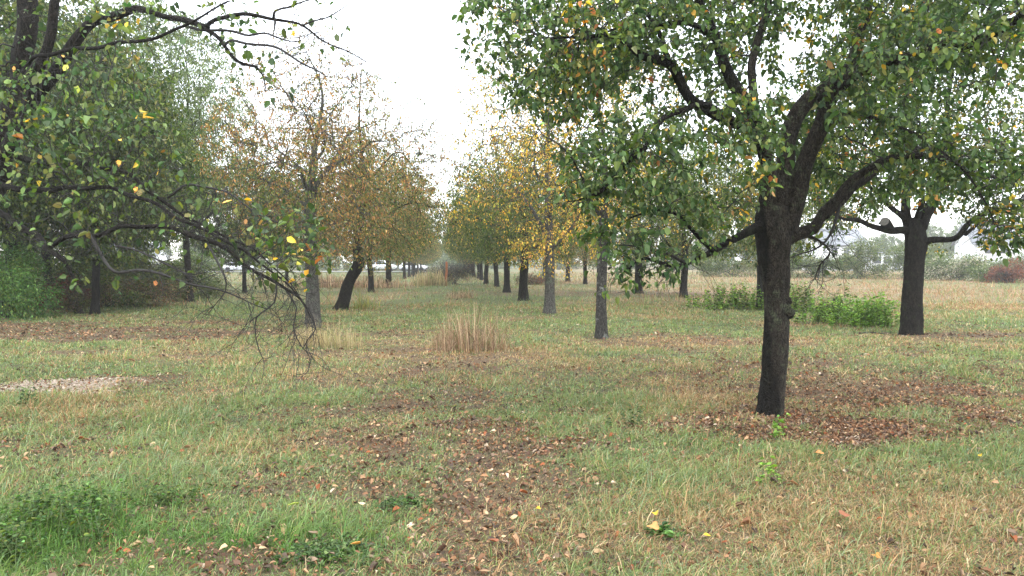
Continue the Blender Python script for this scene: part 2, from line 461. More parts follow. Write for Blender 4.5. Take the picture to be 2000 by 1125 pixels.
def dangle(acc, lines, n, rs, L=(.25, .6), down=.9, r=.0035, sub=3):
    pts = np.vstack([np.hstack([l[:, :3], norm(np.gradient(l[:, :3], axis=0)), l[:, 3:4]]) for l in lines])
    pts = pts[pts[:, 6] < .035]
    if len(pts) == 0: return
    for q in pts[rs.integers(0, len(pts), n)]:
        def grow(p, d, ln, rad, depth):
            m = max(4, int(ln / .055)); P = [p]; g = down * rs.uniform(.3, 1.2); turn = rs.normal(size=3) * .16
            for k in range(m):
                t = k / m
                d = norm(d + np.array([0, 0, -1]) * g * (.28 if t < .65 else -.30) + turn + rs.normal(size=3) * .17)
                P.append(P[-1] + d * ln / m)
            P = np.array(P); tube(acc, P, np.linspace(rad, rad * .4, len(P)), 4 if rad > .002 else 3, .12, 1)
            if depth: 
                for _ in range(rs.integers(1, sub + 1)):
                    j = rs.integers(1, len(P) - 1); grow(P[j], norm(d * .5 + rs.normal(size=3) * .8), ln * rs.uniform(.25, .6), rad * .6, depth - 1)
        grow(q[:3], norm(q[3:6] * .8 + rs.normal(size=3) * .6), rs.uniform(*L), r * rs.uniform(.6, 1.1), 2)
def hero(name, base, label, cat, group, trunk, limbs, regions, leafcfg, step=.11, infl=.75, kill=.17, bark=M_BARK, seed=1, trop=(0, 0, -.08), extra=None, tip=.0022, mult=2.0, hth=.40, hsc=.55, dang=None):
    """trunk/limbs given as world polylines (x, y, z, r)."""
    base = np.array(base)
    root = empty(name, base, label, cat, group)
    seeds = []; lines = []
    T = catmull(trunk, .05); T[:, :3] -= base
    a = Acc()
    flare = 1 + .07 * np.exp(-np.maximum(T[:, 2], 0) / .10)
    tube(a, T[:, :3], T[:, 3] * flare, 34, .032, seed)
    tr = a.build('trunk', bark, root, True)
    for k, L in enumerate(limbs):
        kind = L[0]; Lp = catmull(L[1], .07); Lp[:, :3] -= base
        a = Acc(); wob = np.random.default_rng(seed * 31 + k)
        n = len(Lp); ph = wob.uniform(0, 6, 3)
        s = np.linspace(0, n * .07, n)[:, None]
        Lp[:, :3] += .012 * np.sin(s * np.array([9, 7, 11]) + ph) * np.minimum(1, s / .4)
        tube(a, Lp[:, :3], Lp[:, 3], 18 if Lp[0, 3] > .03 else 9, .03, seed * 7 + k)
        a.build(kind, bark if Lp[0, 3] > .02 else M_TWIG, root, True)
        lines.append(Lp); sub = Lp[int(len(Lp) * .12):]
        seeds.append(sub[::2, :3])
    S = np.vstack(seeds)
    rs = np.random.default_rng(seed)
    AP, PR = [], []
    for (c, r, n, p) in regions:
        q, pp = ell(rs, int(n * mult), np.array(c) - base, r, p); AP.append(q); PR.append(pp)
    AP = np.vstack(AP); PR = np.concatenate(PR)
    AP, PR = hole(AP, PR, hsc, hth, seed)
    P, par, pr, n0 = colonize(S, AP, PR, step, infl, kill, 120, trop, seed, .25)
    R = radii(par, n0, tip)
    a = Acc(); twig_mesh(a, P, par, R, n0, .03)
    for dg in (dang or []):
        ls = [l[np.array([dg[0](p + base) for p in l[:, :3]])] for l in lines]; ls = [l for l in ls if len(l) > 2]
        dangle(a, ls, dg[1], rs, **dg[2])
    a.build('twigs', M_TWIG, root, True)
    a = Acc(); nl = 0
    for cfg in leafcfg:
        nl += leaf_cloud(a, P, par, R, pr, n0, seed=seed * 3 + 1, **cfg)
    if a.n: a.build('crown', M_LEAF, root)
    print('hero', name, 'nodes', len(P), 'leaves', nl, round(time.time() - T0, 1))
    return root

def orchard_proto(seed, h, rad, trunk_h, r0, lean=(0, 0), attr_n=1100, step=.22, per=6, size=.07, mixes=((GREEN, 1),), hexa=False, narrow=.0,
                  low=0.0, droop=.45, leafp=1.0, top_sparse=0.0, hole_th=.42, spread=.10, bark=M_BARK, nlimb=6, w=.6, gain=1.0, tip=.0035, upright=.5, bend=None, clump=1.1, off=(0,0)):
    """an old fruit tree as (wood mesh, twig mesh, crown mesh), base at the origin."""
    rs = np.random.default_rng(seed)
    top = np.array([lean[0], lean[1], trunk_h])
    if bend is None:
        tp = [(0, 0, -.1, r0 * 1.1), (lean[0] * .3 + rs.normal() * .03, lean[1] * .3, trunk_h * .4, r0 * .92), (lean[0], lean[1], trunk_h, r0 * .85)]
    else: tp = [(0, 0, -.1, r0 * 1.1)] + list(bend); top = np.array(bend[-1][:3])
    hh = h * .93
    lead = [(*top, r0 * .75), (top[0] * 1.2 + rs.normal() * .12, top[1] + rs.normal() * .12, trunk_h + (hh - trunk_h) * .35, r0 * .40),
            (top[0] * 1.3 + rs.normal() * .2, top[1] + rs.normal() * .2, trunk_h + (hh - trunk_h) * .7, r0 * .17), (top[0] * 1.3 + rs.normal() * .2, top[1] + rs.normal() * .2, hh, r0 * .04)]
    a = Acc()
    T = catmull(tp + lead[1:], .09)
    fl = 1 + .3 * np.exp(-np.maximum(T[:, 2], 0) / .15)
    tube(a, T[:, :3], T[:, 3] * fl, 16, .03, seed)
    seeds = [T[T[:, 2] > trunk_h * .95][::2, :3]]
    for k in range(nlimb):
        az = 2.399 * k + rs.uniform(-.4, .4); z0 = trunk_h + (h - trunk_h) * (.0 + .5 * (k / nlimb) ** 1.1) - .05
        i = np.argmin(np.abs(T[:, 2] - z0)); p0 = T[i, :3]
        L = rad * rs.uniform(.55, .85) * (1 - .35 * k / nlimb); up = upright * rs.uniform(.6, 1.4) * L
        d = np.array([math.cos(az), math.sin(az), 0])
        r = T[i, 3] * rs.uniform(.36, .52)
        sd = np.array([-d[1], d[0], 0]) * rs.normal() * .15 * L
        pts = [(*p0, r), (*(p0 + d * L * .28 + sd * .4 + rs.normal(size=3) * .06 * L + [0, 0, up * .45]), r * .75), (*(p0 + d * L * .5 + sd + rs.normal(size=3) * .09 * L + [0, 0, up * .85]), r * .5), (*(p0 + d * L * .8 + sd * 1.3 + rs.normal(size=3) * .09 * L + [0, 0, up * .95]), r * .3), (*(p0 + d * L + sd * 1.6 + [0, 0, up * 1.0]), r * .12)]
        Lp = catmull(pts, .1); tube(a, Lp[:, :3], Lp[:, 3], 10, .035, seed + k)
        seeds.append(Lp[3::2, :3])
    cz = (h + trunk_h * (1 - low)) / 2; rz = (h - trunk_h * (1 - low)) / 2
    AP, PR = ell(rs, int(attr_n * 2.6), (top[0] * 1.1 + off[0], top[1] * 1.1 + off[1], cz), (rad, rad, rz), leafp)
    t = (AP[:, 2] - cz) / rz
    k = rs.random(len(AP)) < 1 - narrow * np.clip(t, 0, 1)
    AP, PR = AP[k], PR[k]; t = t[k]
    s = 1 - narrow * np.clip(t, 0, 1) * .75
    AP[:, 0] = top[0] * 1.1 + (AP[:, 0] - top[0] * 1.1) * s; AP[:, 1] = top[1] * 1.1 + (AP[:, 1] - top[1] * 1.1) * s
    PR = PR * (1 - top_sparse * np.clip((t + .2), 0, 1))
    AP, PR = hole(AP, PR, rad * .33, hole_th, seed)
    P, par, pr, n0 = colonize(np.vstack(seeds), AP, PR, step, step * 6, step * 1.12, 110, (0, 0, .0), seed, .22)
    R = radii(par, n0, tip)
    twig_mesh(a, P, par, R, n0, .035)
    wood = a.mesh('trunk', bark, True)
    a = Acc()
    nl = leaf_cloud(a, P, par, R, pr, n0, per, size, mixes, .012 if step > .15 else .009, spread, droop, w, hexa, seed, gain, clump)
    cr = a.mesh('crown', M_LEAF)
    print('proto', seed, 'nodes', len(P), 'leaves', nl, round(time.time() - T0, 1))
    return wood, None, cr
def place_tree(proto, x, y, label, group=None, rz=0, sc=1.0, name='fruit_tree', cat='tree', twigs=True):
    o = empty(name, (x, y, H(x, y)), label, cat, group, rz)
    o.scale = (sc, sc, sc) if not isinstance(sc, tuple) else sc
    link('trunk', proto[0], o)
    link('crown', proto[2], o)
    return o
# ------------------------------------------------------------------ ground sheet
def ground():
    ys = np.concatenate([np.linspace(-60, 2, 14), np.arange(2.2, 14, .09), np.geomspace(14.1, 110, 170), np.geomspace(116, 2500, 24)])
    hx = np.concatenate([np.arange(0, 9, .12), np.geomspace(9.2, 60, 60), np.geomspace(66, 2500, 18)])
    xs = np.concatenate([-hx[::-1][:-1], hx])
    X, Y = np.meshgrid(xs, ys)
    x, y = X.ravel(), Y.ravel()
    V = np.stack([x, y, height(x, y)], 1)
    lit, dry, tk = m_litter(x, y), m_dry(x, y), m_track(x, y)
    soil = np.array([.070, .050, .036]); leafy = np.array([.125, .070, .042]); grn = np.array([.085, .105, .040]); straw = np.array([.19, .140, .075]); grav = np.array([.30, .235, .165])
    n = fbm(x / .4, y / .4, 3, 3)[:, None]
    c = grn * (1 - dry[:, None]) + straw * dry[:, None]
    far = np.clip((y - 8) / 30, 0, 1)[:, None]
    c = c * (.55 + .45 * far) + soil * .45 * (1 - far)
    lt = lit[:, None] * .75
    c = c * (1 - lt) + (soil * (1 - n) + leafy * n) * lt
    tk = tk[:, None]; c = c * (1 - tk) + grav * tk
    ny, nx = X.shape
    i = np.arange(ny - 1)[:, None] * nx; j = np.arange(nx - 1)[None]
    F = np.stack([i + j, i + j + 1, i + nx + j + 1, i + nx + j], -1).reshape(-1, 4)
    m, nt, new, ln = new_mat('ground_soil')
    at = new('ShaderNodeAttribute'); at.attribute_name = 'tint'
    tc = new('ShaderNodeTexCoord'); n1 = new('ShaderNodeTexNoise'); n1.inputs['Scale'].default_value = 22; n1.inputs['Detail'].default_value = 10; n1.inputs['Roughness'].default_value = .75
    mr = new('ShaderNodeMapRange'); mr.inputs[1].default_value = .3; mr.inputs[2].default_value = .7; mr.inputs[3].default_value = .45; mr.inputs[4].default_value = 1.6
    mu = new('ShaderNodeMix'); mu.data_type = 'RGBA'; mu.blend_type = 'MULTIPLY'; mu.inputs[0].default_value = 1
    b = pbsdf(new, .95, .15); bm = new('ShaderNodeBump'); bm.inputs['Distance'].default_value = .03; bm.inputs['Strength'].default_value = .8
    o = new('ShaderNodeOutputMaterial')
    ln(tc.outputs['Object'], n1.inputs['Vector']); ln(n1.outputs['Fac'], mr.inputs[0]); ln(at.outputs['Color'], mu.inputs[6]); ln(mr.outputs[0], mu.inputs[7])
    ln(mu.outputs[2], b.inputs['Base Color']); ln(n1.outputs['Fac'], bm.inputs['Height']); ln(bm.outputs[0], b.inputs['Normal']); ln(b.outputs[0], o.inputs[0])
    o_ = link('ground', mesh_from('ground', V, [F], m, True, np.clip(c, 0, 1)))
    o_['kind'] = 'structure'
ground()

# pale road far off on the left, where the white cars stand
a = Acc()
xs = np.linspace(-95, -13, 40); yc = 122 + (xs + 54) * .05
V = []
for x_, y_ in zip(xs, yc): V += [(x_, y_ - 4.0, H(x_, y_ - 4) + .16), (x_, y_ + 4.0, H(x_, y_ + 4) + .16)]
V = np.array(V); i = np.arange(len(xs) - 1)[:, None] * 2
a.add(V, (i + np.array([[0, 2, 3, 1]])))
o_ = a.build('road', simple('asphalt', (.16, .16, .165), .85, .3, .15, .6)); o_['kind'] = 'structure'

# ------------------------------------------------------------------ blades
def samp(n, d0, d1, ex, dref, half=.80):
    d = np.linspace(d0, d1, 4000); p = d * np.minimum(1, (dref / d)) ** ex
    c = np.cumsum(p); c /= c[-1]
    dd = np.interp(RNG.random(n), c, d)
    return RNG.uniform(-half, half, n) * dd + RNG.normal(0, .3, n), dd
def blades(acc, x, y, L, W, azim, leanv, col, seg=3, curly=1.0):
    n = len(x)
    z = height(x, y)
    dirh = np.stack([np.cos(azim), np.sin(azim), np.zeros(n)], 1)
    sd = np.stack([-np.sin(azim + .5), np.cos(azim + .5), np.zeros(n)], 1)
    up = np.array([0, 0, 1.0])
    base = np.stack([x, y, z - .01], 1)
    rows = []
    t = np.linspace(0, 1, seg + 1)
    for k, tt in enumerate(t):
        ang = leanv * (tt ** 1.3) + np.minimum(leanv, 1.6) * .30 * curly
        # arc: height ~ sin/cos integration approximated
        h = L * (tt * np.cos(ang * .55)); o = L * (tt * np.sin(ang * .55)) 
        drop = L * np.maximum(0, leanv - 1.2) * .25 * tt ** 3
        c = base + dirh * o[:, None] + up * (h - drop)[:, None]
        w = W * (1 - .25 * tt) if k < seg else W * 0
        if k < seg: rows.append(c - sd * w[:, None] * .5); rows.append(c + sd * w[:, None] * .5)
        else: rows.append(c)
    m = len(rows)
    V = np.stack(rows, 1).reshape(-1, 3)
    o = np.arange(n)[:, None] * m
    F4 = [o + np.array([[2 * k, 2 * k + 1, 2 * k + 3, 2 * k + 2]]) for k in range(seg - 1)]
    F3 = o + np.array([[2 * seg - 2, 2 * seg - 1, 2 * seg]])
    acc.V.append(V)
    if F4: acc.F.setdefault(4, []).append(np.concatenate(F4) + acc.n)
    acc.F.setdefault(3, []).append(F3 + acc.n)
    acc.C.append(np.repeat(col, m, 0)); acc.n += len(V)
G1 = np.array([(.150, .215, .062), (.200, .255, .076), (.105, .165, .060), (.25, .295, .09), (.170, .240, .115), (.29, .33, .15), (.070, .115, .038), (.26, .33, .20)])
S1 = np.array([(.43, .31, .16), (.33, .22, .11), (.52, .41, .24), (.26, .15, .08), (.38, .24, .125)])
R1 = np.array([(.33, .19, .11), (.27, .15, .085), (.36, .25, .15)])
def blade_field(nc, d0, d1, ex, dref, seg, per, Ls, Ws, seed):
    rs = np.random.default_rng(seed)
    cx, cy = samp(nc, d0, d1, ex, dref)
    lit, dry, lush, tk = m_litter(cx, cy), m_dry(cx, cy), m_lush(cx, cy), m_track(cx, cy)
    patch = fbm(cx / .55, cy / .55, 51, 3)
    keep = rs.random(nc) < (1 - .50 * np.clip(lit, 0, 1)) * (1 - .62 * tk) * np.clip(.35 + 1.5 * patch, .2, 1)
    cx, cy, lit, dry, lush, patch = [q[keep] for q in (cx, cy, lit, dry, lush, patch)]
    nc = len(cx)
    m = rs.poisson(per, nc) + 1
    i = np.repeat(np.arange(nc), m); n = len(i)
    far = np.clip((cy[i] - 8) / 20, 0, 1)
    spread = .028 * (1 + cy[i] * .12)
    az = rs.uniform(0, 2 * math.pi, n); r = spread * np.sqrt(rs.random(n))
    x = cx[i] + np.cos(az) * r; y = cy[i] + np.sin(az) * r
    tall = (.55 + 1.1 * fbm(cx / 1.1, cy / 1.1, 91, 3) ** 1.5 * 1.6)[i] * (1 - .55 * lit[i]) * (1 + .5 * lush[i])
    tall *= 1 + .9 * np.clip((y - 22) / 10, 0, 1) * dry[i]
    clsize = (rs.lognormal(0, .42, nc))[i]; clsize = np.minimum(clsize, 2.4)
    L = Ls * tall * (1 - .25 * np.clip(lit[i], 0, 1)) * clsize * rs.uniform(.6, 1.35, n)
    W = Ws * (1 + np.maximum(0, y - 5) * .16) * rs.uniform(.6, 1.3, n)
    lean = np.clip(rs.normal(1.7, .6, n), .1, 3.0)
    isdry = rs.random(n) < np.clip(.10 + .72 * np.clip(dry[i] + rs.normal(0, .12, nc)[i], 0, 1) + .15 * lit[i] - .25 * lush[i], .04, .93)
    gi = rs.integers(0, len(G1), nc)[i]
    cg = G1[gi] * .6 + G1[rs.integers(0, len(G1), n)] * .4
    cs = S1[rs.integers(0, len(S1), n)]
    red = rs.random(n) < .55 * np.clip((y - 20) / 15, 0, 1)
    cs[red] = R1[rs.integers(0, len(R1), red.sum())]
    col = np.where(isdry[:, None], cs, cg) * rs.uniform(.75, 1.2, (n, 1)) * (rs.uniform(.72, 1.25, nc)[i])[:, None]
    col = col * (1 - .18 * np.clip((y - 22) / 20, 0, 1))[:, None]
    ls = lush[i][:, None] * (~isdry[:, None]); col = col * (1 - ls) + col * np.array([.52, .78, .42]) * ls
    blades(ACC, x, y, L, W, az + rs.normal(0, .7, n), lean, col, seg)
    return n
ACC = Acc()
nb = blade_field(60000, 2.9, 9.5, 1.2, 6.0, 3, 7, .062, .0040, 1)
nb += blade_field(85000, 9.0, 30, 1.6, 9.0, 2, 5, .066, .0044, 2)
nb += blade_field(70000, 29, 120, 1.5, 29, 1, 2.4, .13, .0044, 3)
tag(ACC.build('grass', M_BLADE), 'short damp grass, green mixed with straw, covering the orchard floor', 'grass', kind='stuff')
def tufts(nc, seed, LL=.145, per=26, dmax=26, WW=.0042, db=0.0):
    rs = np.random.default_rng(seed)
    cx, cy = samp(nc, 2.9, dmax, 1.5, 7.0)
    k = rs.random(nc) < (1 - .75 * m_litter(cx, cy)) * (1 - m_track(cx, cy)) * (fbm(cx / 1.3, cy / 1.3, 123, 3) > .45)
    cx, cy = cx[k], cy[k]; nc = len(cx); dry = m_dry(cx, cy)
    m = rs.poisson(per, nc) + per // 4; i = np.repeat(np.arange(nc), m); n = len(i)
    az = rs.uniform(0, 6.283, n); r = .035 * np.sqrt(rs.random(n)) * (1 + cy[i] * .03)
    sz = rs.lognormal(0, .3, nc)
    L = LL * sz[i] * rs.uniform(.4, 1.25, n); W = WW * (1 + np.maximum(0, cy[i] - 5) * .12) * rs.uniform(.7, 1.3, n)
    isd = rs.random(n) < np.clip(.08 + db + .6 * dry[i] ** 1.5, 0, .9)
    T1 = np.array([(.16, .23, .075), (.21, .28, .10), (.13, .20, .085), (.19, .25, .14), (.10, .17, .055)])
    cg = T1[rs.integers(0, 5, nc)[i]] * rs.uniform(.7, 1.25, (n, 1)); cs = S1[rs.integers(0, 5, n)]
    blades(ACC, cx[i] + np.cos(az) * r, cy[i] + np.sin(az) * r, L, W, az, np.clip(rs.normal(1.35, .45, n), .2, 2.6), np.where(isd[:, None], cs, cg), 4)
    return n
nb += tufts(8500, 77) + tufts(12000, 78, .25, 7, 34, .0030, .28)
for px_, py_, tr_, nn_ in ((1505, 812, .15, 420), (1778, 654, .22, 420), (1175, 660, .13, 260), (1073, 613, .18, 260), (611, 640, .19, 300), (664, 606, .2, 200)):   # rank growth against the trunks
    rs = np.random.default_rng(px_); q = gpix(px_, py_); az = rs.uniform(0, 6.283, nn_); rr = tr_ * rs.uniform(.85, 1.7, nn_)
    blades(ACC, q[0] + np.cos(az) * rr, q[1] + np.sin(az) * rr, .15 * rs.lognormal(0, .35, nn_), .0045 * np.full(nn_, 1 + q[1] * .08), az + rs.normal(0, 1, nn_), np.clip(rs.normal(.9, .5, nn_), .1, 2.2),
           np.where(rs.random((nn_, 1)) < .6, S1[rs.integers(0, 5, nn_)], G1[rs.integers(0, 7, nn_)]), 3)
def herbs(n, d0, d1, s, seed):
    rs = np.random.default_rng(seed)
    x, y = samp(n, d0, d1, 1.4, 7.0)
    k = rs.random(n) < np.clip((fbm(x / .8, y / .8, 201, 3) - .42) * 6, .12, 1) * (1 - .3 * m_litter(x, y)) * (1 - m_track(x, y)) * (1 - .6 * m_dry(x, y))
    x, y = x[k], y[k]; n = len(x); h = rs.random(n) ** 1.5 * (.05 + .05 * m_lush(x, y)) + .008
    P = np.stack([x, y, height(x, y) + h], 1); az = rs.uniform(0, 6.283, n)
    C = np.array([(.10, .17, .055), (.14, .22, .08), (.08, .135, .055), (.19, .26, .12), (.12, .19, .10)])
    leaves(ACC, P, np.stack([np.cos(az), np.sin(az), rs.normal(.15, .3, n)], 1), norm(rs.normal(0, .4, (n, 3)) + [0, 0, 1]), s * rs.uniform(.5, 1.4, n) * (1 + .03 * y), C[rs.integers(0, 5, n)] * rs.uniform(.75, 1.25, (n, 1)), .6, True)
    return n
nb += herbs(200000, 2.9, 18, .018, 9)
print('blades', nb, round(time.time() - T0, 1))

# fallen leaves
def litter():
    acc = Acc(); rs = np.random.default_rng(5)
    for n, d0, d1, ex, dr, s in ((620000, 2.9, 12, 1.3, 6, .021), (560000, 12, 60, 1.6, 12, .031)):
        x, y = samp(n, d0, d1, ex, dr)
        lit = m_litter(x, y)
        k = rs.random(n) < (.05 + .085 * np.clip(lit, 0, 1) ** 1.1 +   .42 * blob(x, y, 1560, 838, 1.9, 1.0, 0, .9) * np.clip(lit * 1.6 - .3, 0, 1) + .22 * np.clip(lit, 0, 1) * (x < -2.5) * (y > 15) + .12 * np.clip(lit, 0, 1) * (x > 2.5)) * np.clip(1.3 - y / 60, .2, 1)
        x, y = x[k], y[k]; n = len(x)
        z = height(x, y) + .006 + rs.random(n) ** 2 * .035
        P = np.stack([x, y, z], 1)
        az = rs.uniform(0, 6.283, n)
        ax = np.stack([np.cos(az), np.sin(az), rs.normal(0, .28, n)], 1)
        nr = norm(np.stack([rs.normal(0, .35, n), rs.normal(0, .35, n), np.ones(n)], 1))
        C = np.array([(.27, .145, .075), (.19, .100, .055), (.38, .23, .13), (.12, .068, .045), (.50, .35, .20), (.29, .10, .045), (.085, .06, .045), (.58, .46, .34), (.23, .16, .11)])
        pw = np.array([3.5, 4.5, 2.4, 5, .9, 1.0, 5, .35, 4]); pw /= pw.sum()
        col = C[rs.choice(len(C), n, p=pw)] * rs.uniform(.75, 1.25, (n, 1))
        leaves(acc, P, ax, nr, s * rs.lognormal(-.05, .6, n).clip(.25, 3.0), col, .62, True, .5)
    print('litter', n, round(time.time() - T0, 1))
    tag(acc.build('leaf_litter', M_LITTER), 'brown fallen leaves lying in drifts under the trees and along the worn path', 'fallen leaves', kind='stuff')
litter()
# gravelly stones of the bare patch
rs = np.random.default_rng(8)
x, y = gpix(70, 750)[0] + rs.normal(0, .9, 3600), gpix(70, 754)[1] + rs.normal(0, .7, 3600)
k = m_track(x, y) > .25; x, y = x[k], y[k]
a = Acc(); o8 = np.array([(1, 0, 0), (0, 1, 0), (-1, 0, 0), (0, -1, 0), (0, 0, .6), (0, 0, -.5)], float)
f8 = np.array([(0, 1, 4), (1, 2, 4), (2, 3, 4), (3, 0, 4)])
S = rs.lognormal(-4.5, .45, len(x)); ang = rs.uniform(0, 6, len(x))
V = o8[None] * S[:, None, None] * rs.uniform(.6, 1.4, (len(x), 6, 1))
V = np.stack([V[..., 0] * np.cos(ang)[:, None] - V[..., 1] * np.sin(ang)[:, None], V[..., 0] * np.sin(ang)[:, None] + V[..., 1] * np.cos(ang)[:, None], V[..., 2]], -1)
V += np.stack([x, y, height(x, y) + .004], 1)[:, None]
g = rs.uniform(.18, .48, len(x))[:, None] * np.array([[1, .80, .62]])
a.add(V.reshape(-1, 3), (f8[None] + 6 * np.arange(len(x))[:, None, None]).reshape(-1, 3), np.repeat(g, 6, 0))
tag(a.build('gravel', leaf_mat('gravel_stone', 0, .85, .2)), 'pale gravel showing through in a bare patch of the grass', 'gravel', kind='stuff')
# ------------------------------------------------------------------ the three foreground trees
def pp(pts):      # (px, py, d, width in picture px) -> world x, y, z, r
    return [(*pix(a, b, d), w * d / FPX / 2) for a, b, d, w in pts]
def reg(px, py, d, rx, rz, ry, n, p=1.0):
    return (pix(px, py, d), (rx, ry, rz), n, p)
D1 = 8.35
g = gpix(1503, 812); b1_ = (g[0], g[1], H(g[0], g[1]))
d0 = g[1]
trunk = pp([(1502, 830, d0, 54), (1505, 800, d0, 49), (1511, 740, d0, 48), (1515, 690, d0, 49), (1517, 640, d0, 46), (1515, 600, d0, 43), (1516, 560, d0, 49), (1511, 500, d0, 62), (1510, 440, d0, 70), (1512, 405, d0, 62)])
limbs = [
 ('limb', pp([(1526, 440, d0, 40), (1532, 380, d0, 37), (1537, 310, d0 + .05, 35), (1543, 245, d0 + .1, 34), (1568, 208, d0 + .1, 32), (1608, 178, d0 + .1, 29), (1645, 145, d0 + .1, 26), (1672, 100, d0 + .2, 20), (1690, 40, d0 + .2, 15), (1700, -40, d0 + .3, 9)])),
 ('limb', pp([(1538, 450, d0 - .02, 40), (1556, 380, d0 - .05, 35), (1580, 305, d0 - .1, 32), (1604, 240, d0 - .15, 30), (1630, 178, d0 - .2, 27), (1700, 128, d0 - .4, 22), (1780, 110, d0 - .6, 19), (1830, 95, d0 - .8, 24), (1900, 78, d0 - 1., 22), (1958, 58, d0 - 1.2, 18), (2010, 20, d0 - 1.4, 13), (2060, -40, d0 - 1.5, 8)])),
 ('limb', pp([(1530, 470, d0 + .05, 32), (1556, 458, d0 + .05, 25), (1588, 446, d0 + .05, 22), (1612, 412, d0 + .1, 19), (1634, 392, d0 + .12, 18), (1662, 350, d0 + .15, 15), (1712, 322, d0 + .2, 13), (1775, 303, d0 + .2, 13), (1845, 312, d0 + .1, 11), (1905, 335, d0, 9), (1960, 350, d0 - .1, 6)])),
 ('limb', pp([(1610, 420, d0 + .1, 22), (1650, 385, d0 + .25, 17), (1700, 340, d0 + .5, 13), (1760, 300, d0 + .7, 10), (1830, 290, d0 + .9, 6)])),
 ('limb', pp([(1492, 440, d0 - .05, 26), (1458, 453, d0 - .15, 17), (1420, 475, d0 - .3, 14), (1388, 492, d0 - .45, 12), (1332, 518, d0 - .7, 9), (1290, 512, d0 - .9, 7), (1252, 508, d0 - 1, 5), (1215, 530, d0 - 1.1, 3.5)])),
 ('branch', pp([(1392, 490, d0 - .45, 10), (1352, 450, d0 - .55, 8), (1325, 420, d0 - .65, 6.5), (1285, 412, d0 - .8, 5), (1235, 424, d0 - .9, 3)])),
 ('branch', pp([(1338, 515, d0 - .7, 7), (1300, 492, d0 - .8, 5), (1265, 488, d0 - .8, 3.5), (1205, 478, d0 - .8, 2.5)])),
 ('limb', pp([(1497, 425, d0 - .03, 36), (1500, 350, d0 - .1, 30), (1488, 270, d0 - .2, 27), (1455, 200, d0 - .25, 25), (1428, 150, d0 - .3, 23), (1407, 105, d0 - .3, 19), (1392, 62, d0 - .3, 16), (1366, 0, d0 - .4, 13), (1350, -60, d0 - .4, 8)])),
 ('limb', pp([(1494, 300, d0 - .15, 20), (1478, 220, d0 + .05, 17), (1466, 150, d0 + .1, 16), (1480, 85, d0 + .2, 15), (1500, 10, d0 + .3, 14), (1512, -60, d0 + .3, 9)])),
 ('limb', pp([(1478, 250, d0 - .2, 22), (1420, 235, d0 - .3, 21), (1365, 205, d0 - .4, 20), (1330, 165, d0 - .5, 20), (1308, 128, d0 - .6, 19), (1256, 107, d0 - .7, 15), (1220, 84, d0 - .8, 12), (1185, 70, d0 - .9, 9), (1130, 72, d0 - 1, 5), (1060, 80, d0 - 1.1, 3)])),
 ('branch', pp([(1400, 80, d0 - .3, 13), (1372, 58, d0 - .4, 11), (1345, 48, d0 - .5, 10), (1284, 46, d0 - .6, 8), (1225, 52, d0 - .7, 5), (1160, 70, d0 - .8, 3), (1090, 90, d0 - .9, 2)])),
 ('branch', pp([(1309, 128, d0 - .6, 12), (1294, 80, d0 - .5, 10), (1272, 40, d0 - .4, 8), (1240, 0, d0 - .4, 6), (1200, -50, d0 - .3, 4)])),
 ('limb', pp([(1440, 245, d0 - .3, 14), (1400, 212, d0 - .6, 12), (1349, 208, d0 - .8, 11), (1300, 231, d0 - 1., 10.5), (1262, 280, d0 - 1.1, 10), (1234, 309, d0 - 1.2, 11), (1206, 345, d0 - 1.2, 10), (1184, 365, d0 - 1.25, 9), (1155, 381, d0 - 1.3, 7), (1128, 391, d0 - 1.3, 4)])),
 ('branch', pp([(1157, 380, d0 - 1.3, 6), (1136, 345, d0 - 1.3, 5), (1116, 310, d0 - 1.35, 4), (1092, 285, d0 - 1.4, 3), (1070, 268, d0 - 1.4, 2)])),
 ('branch', pp([(1600, 255, d0 - .15, 14), (1650, 222, d0 - .3, 10), (1700, 230, d0 - .4, 8), (1760, 250, d0 - .5, 7), (1840, 295, d0 - .6, 5.5), (1890, 340, d0 - .7, 4), (1925, 400, d0 - .8, 3), (1940, 440, d0 - .8, 2)])),
 ('branch', pp([(1560, 455, d0 + .1, 8), (1600, 470, d0 + .1, 5), (1622, 490, d0 + .1, 4), (1600, 520, d0 + .05, 3), (1592, 545, d0, 2)])),
 ('branch', pp([(1640, 400, d0 + .15, 7), (1625, 450, d0 + .1, 5), (1600, 480, d0, 4), (1545, 505, d0 - .1, 2.2)])),
]
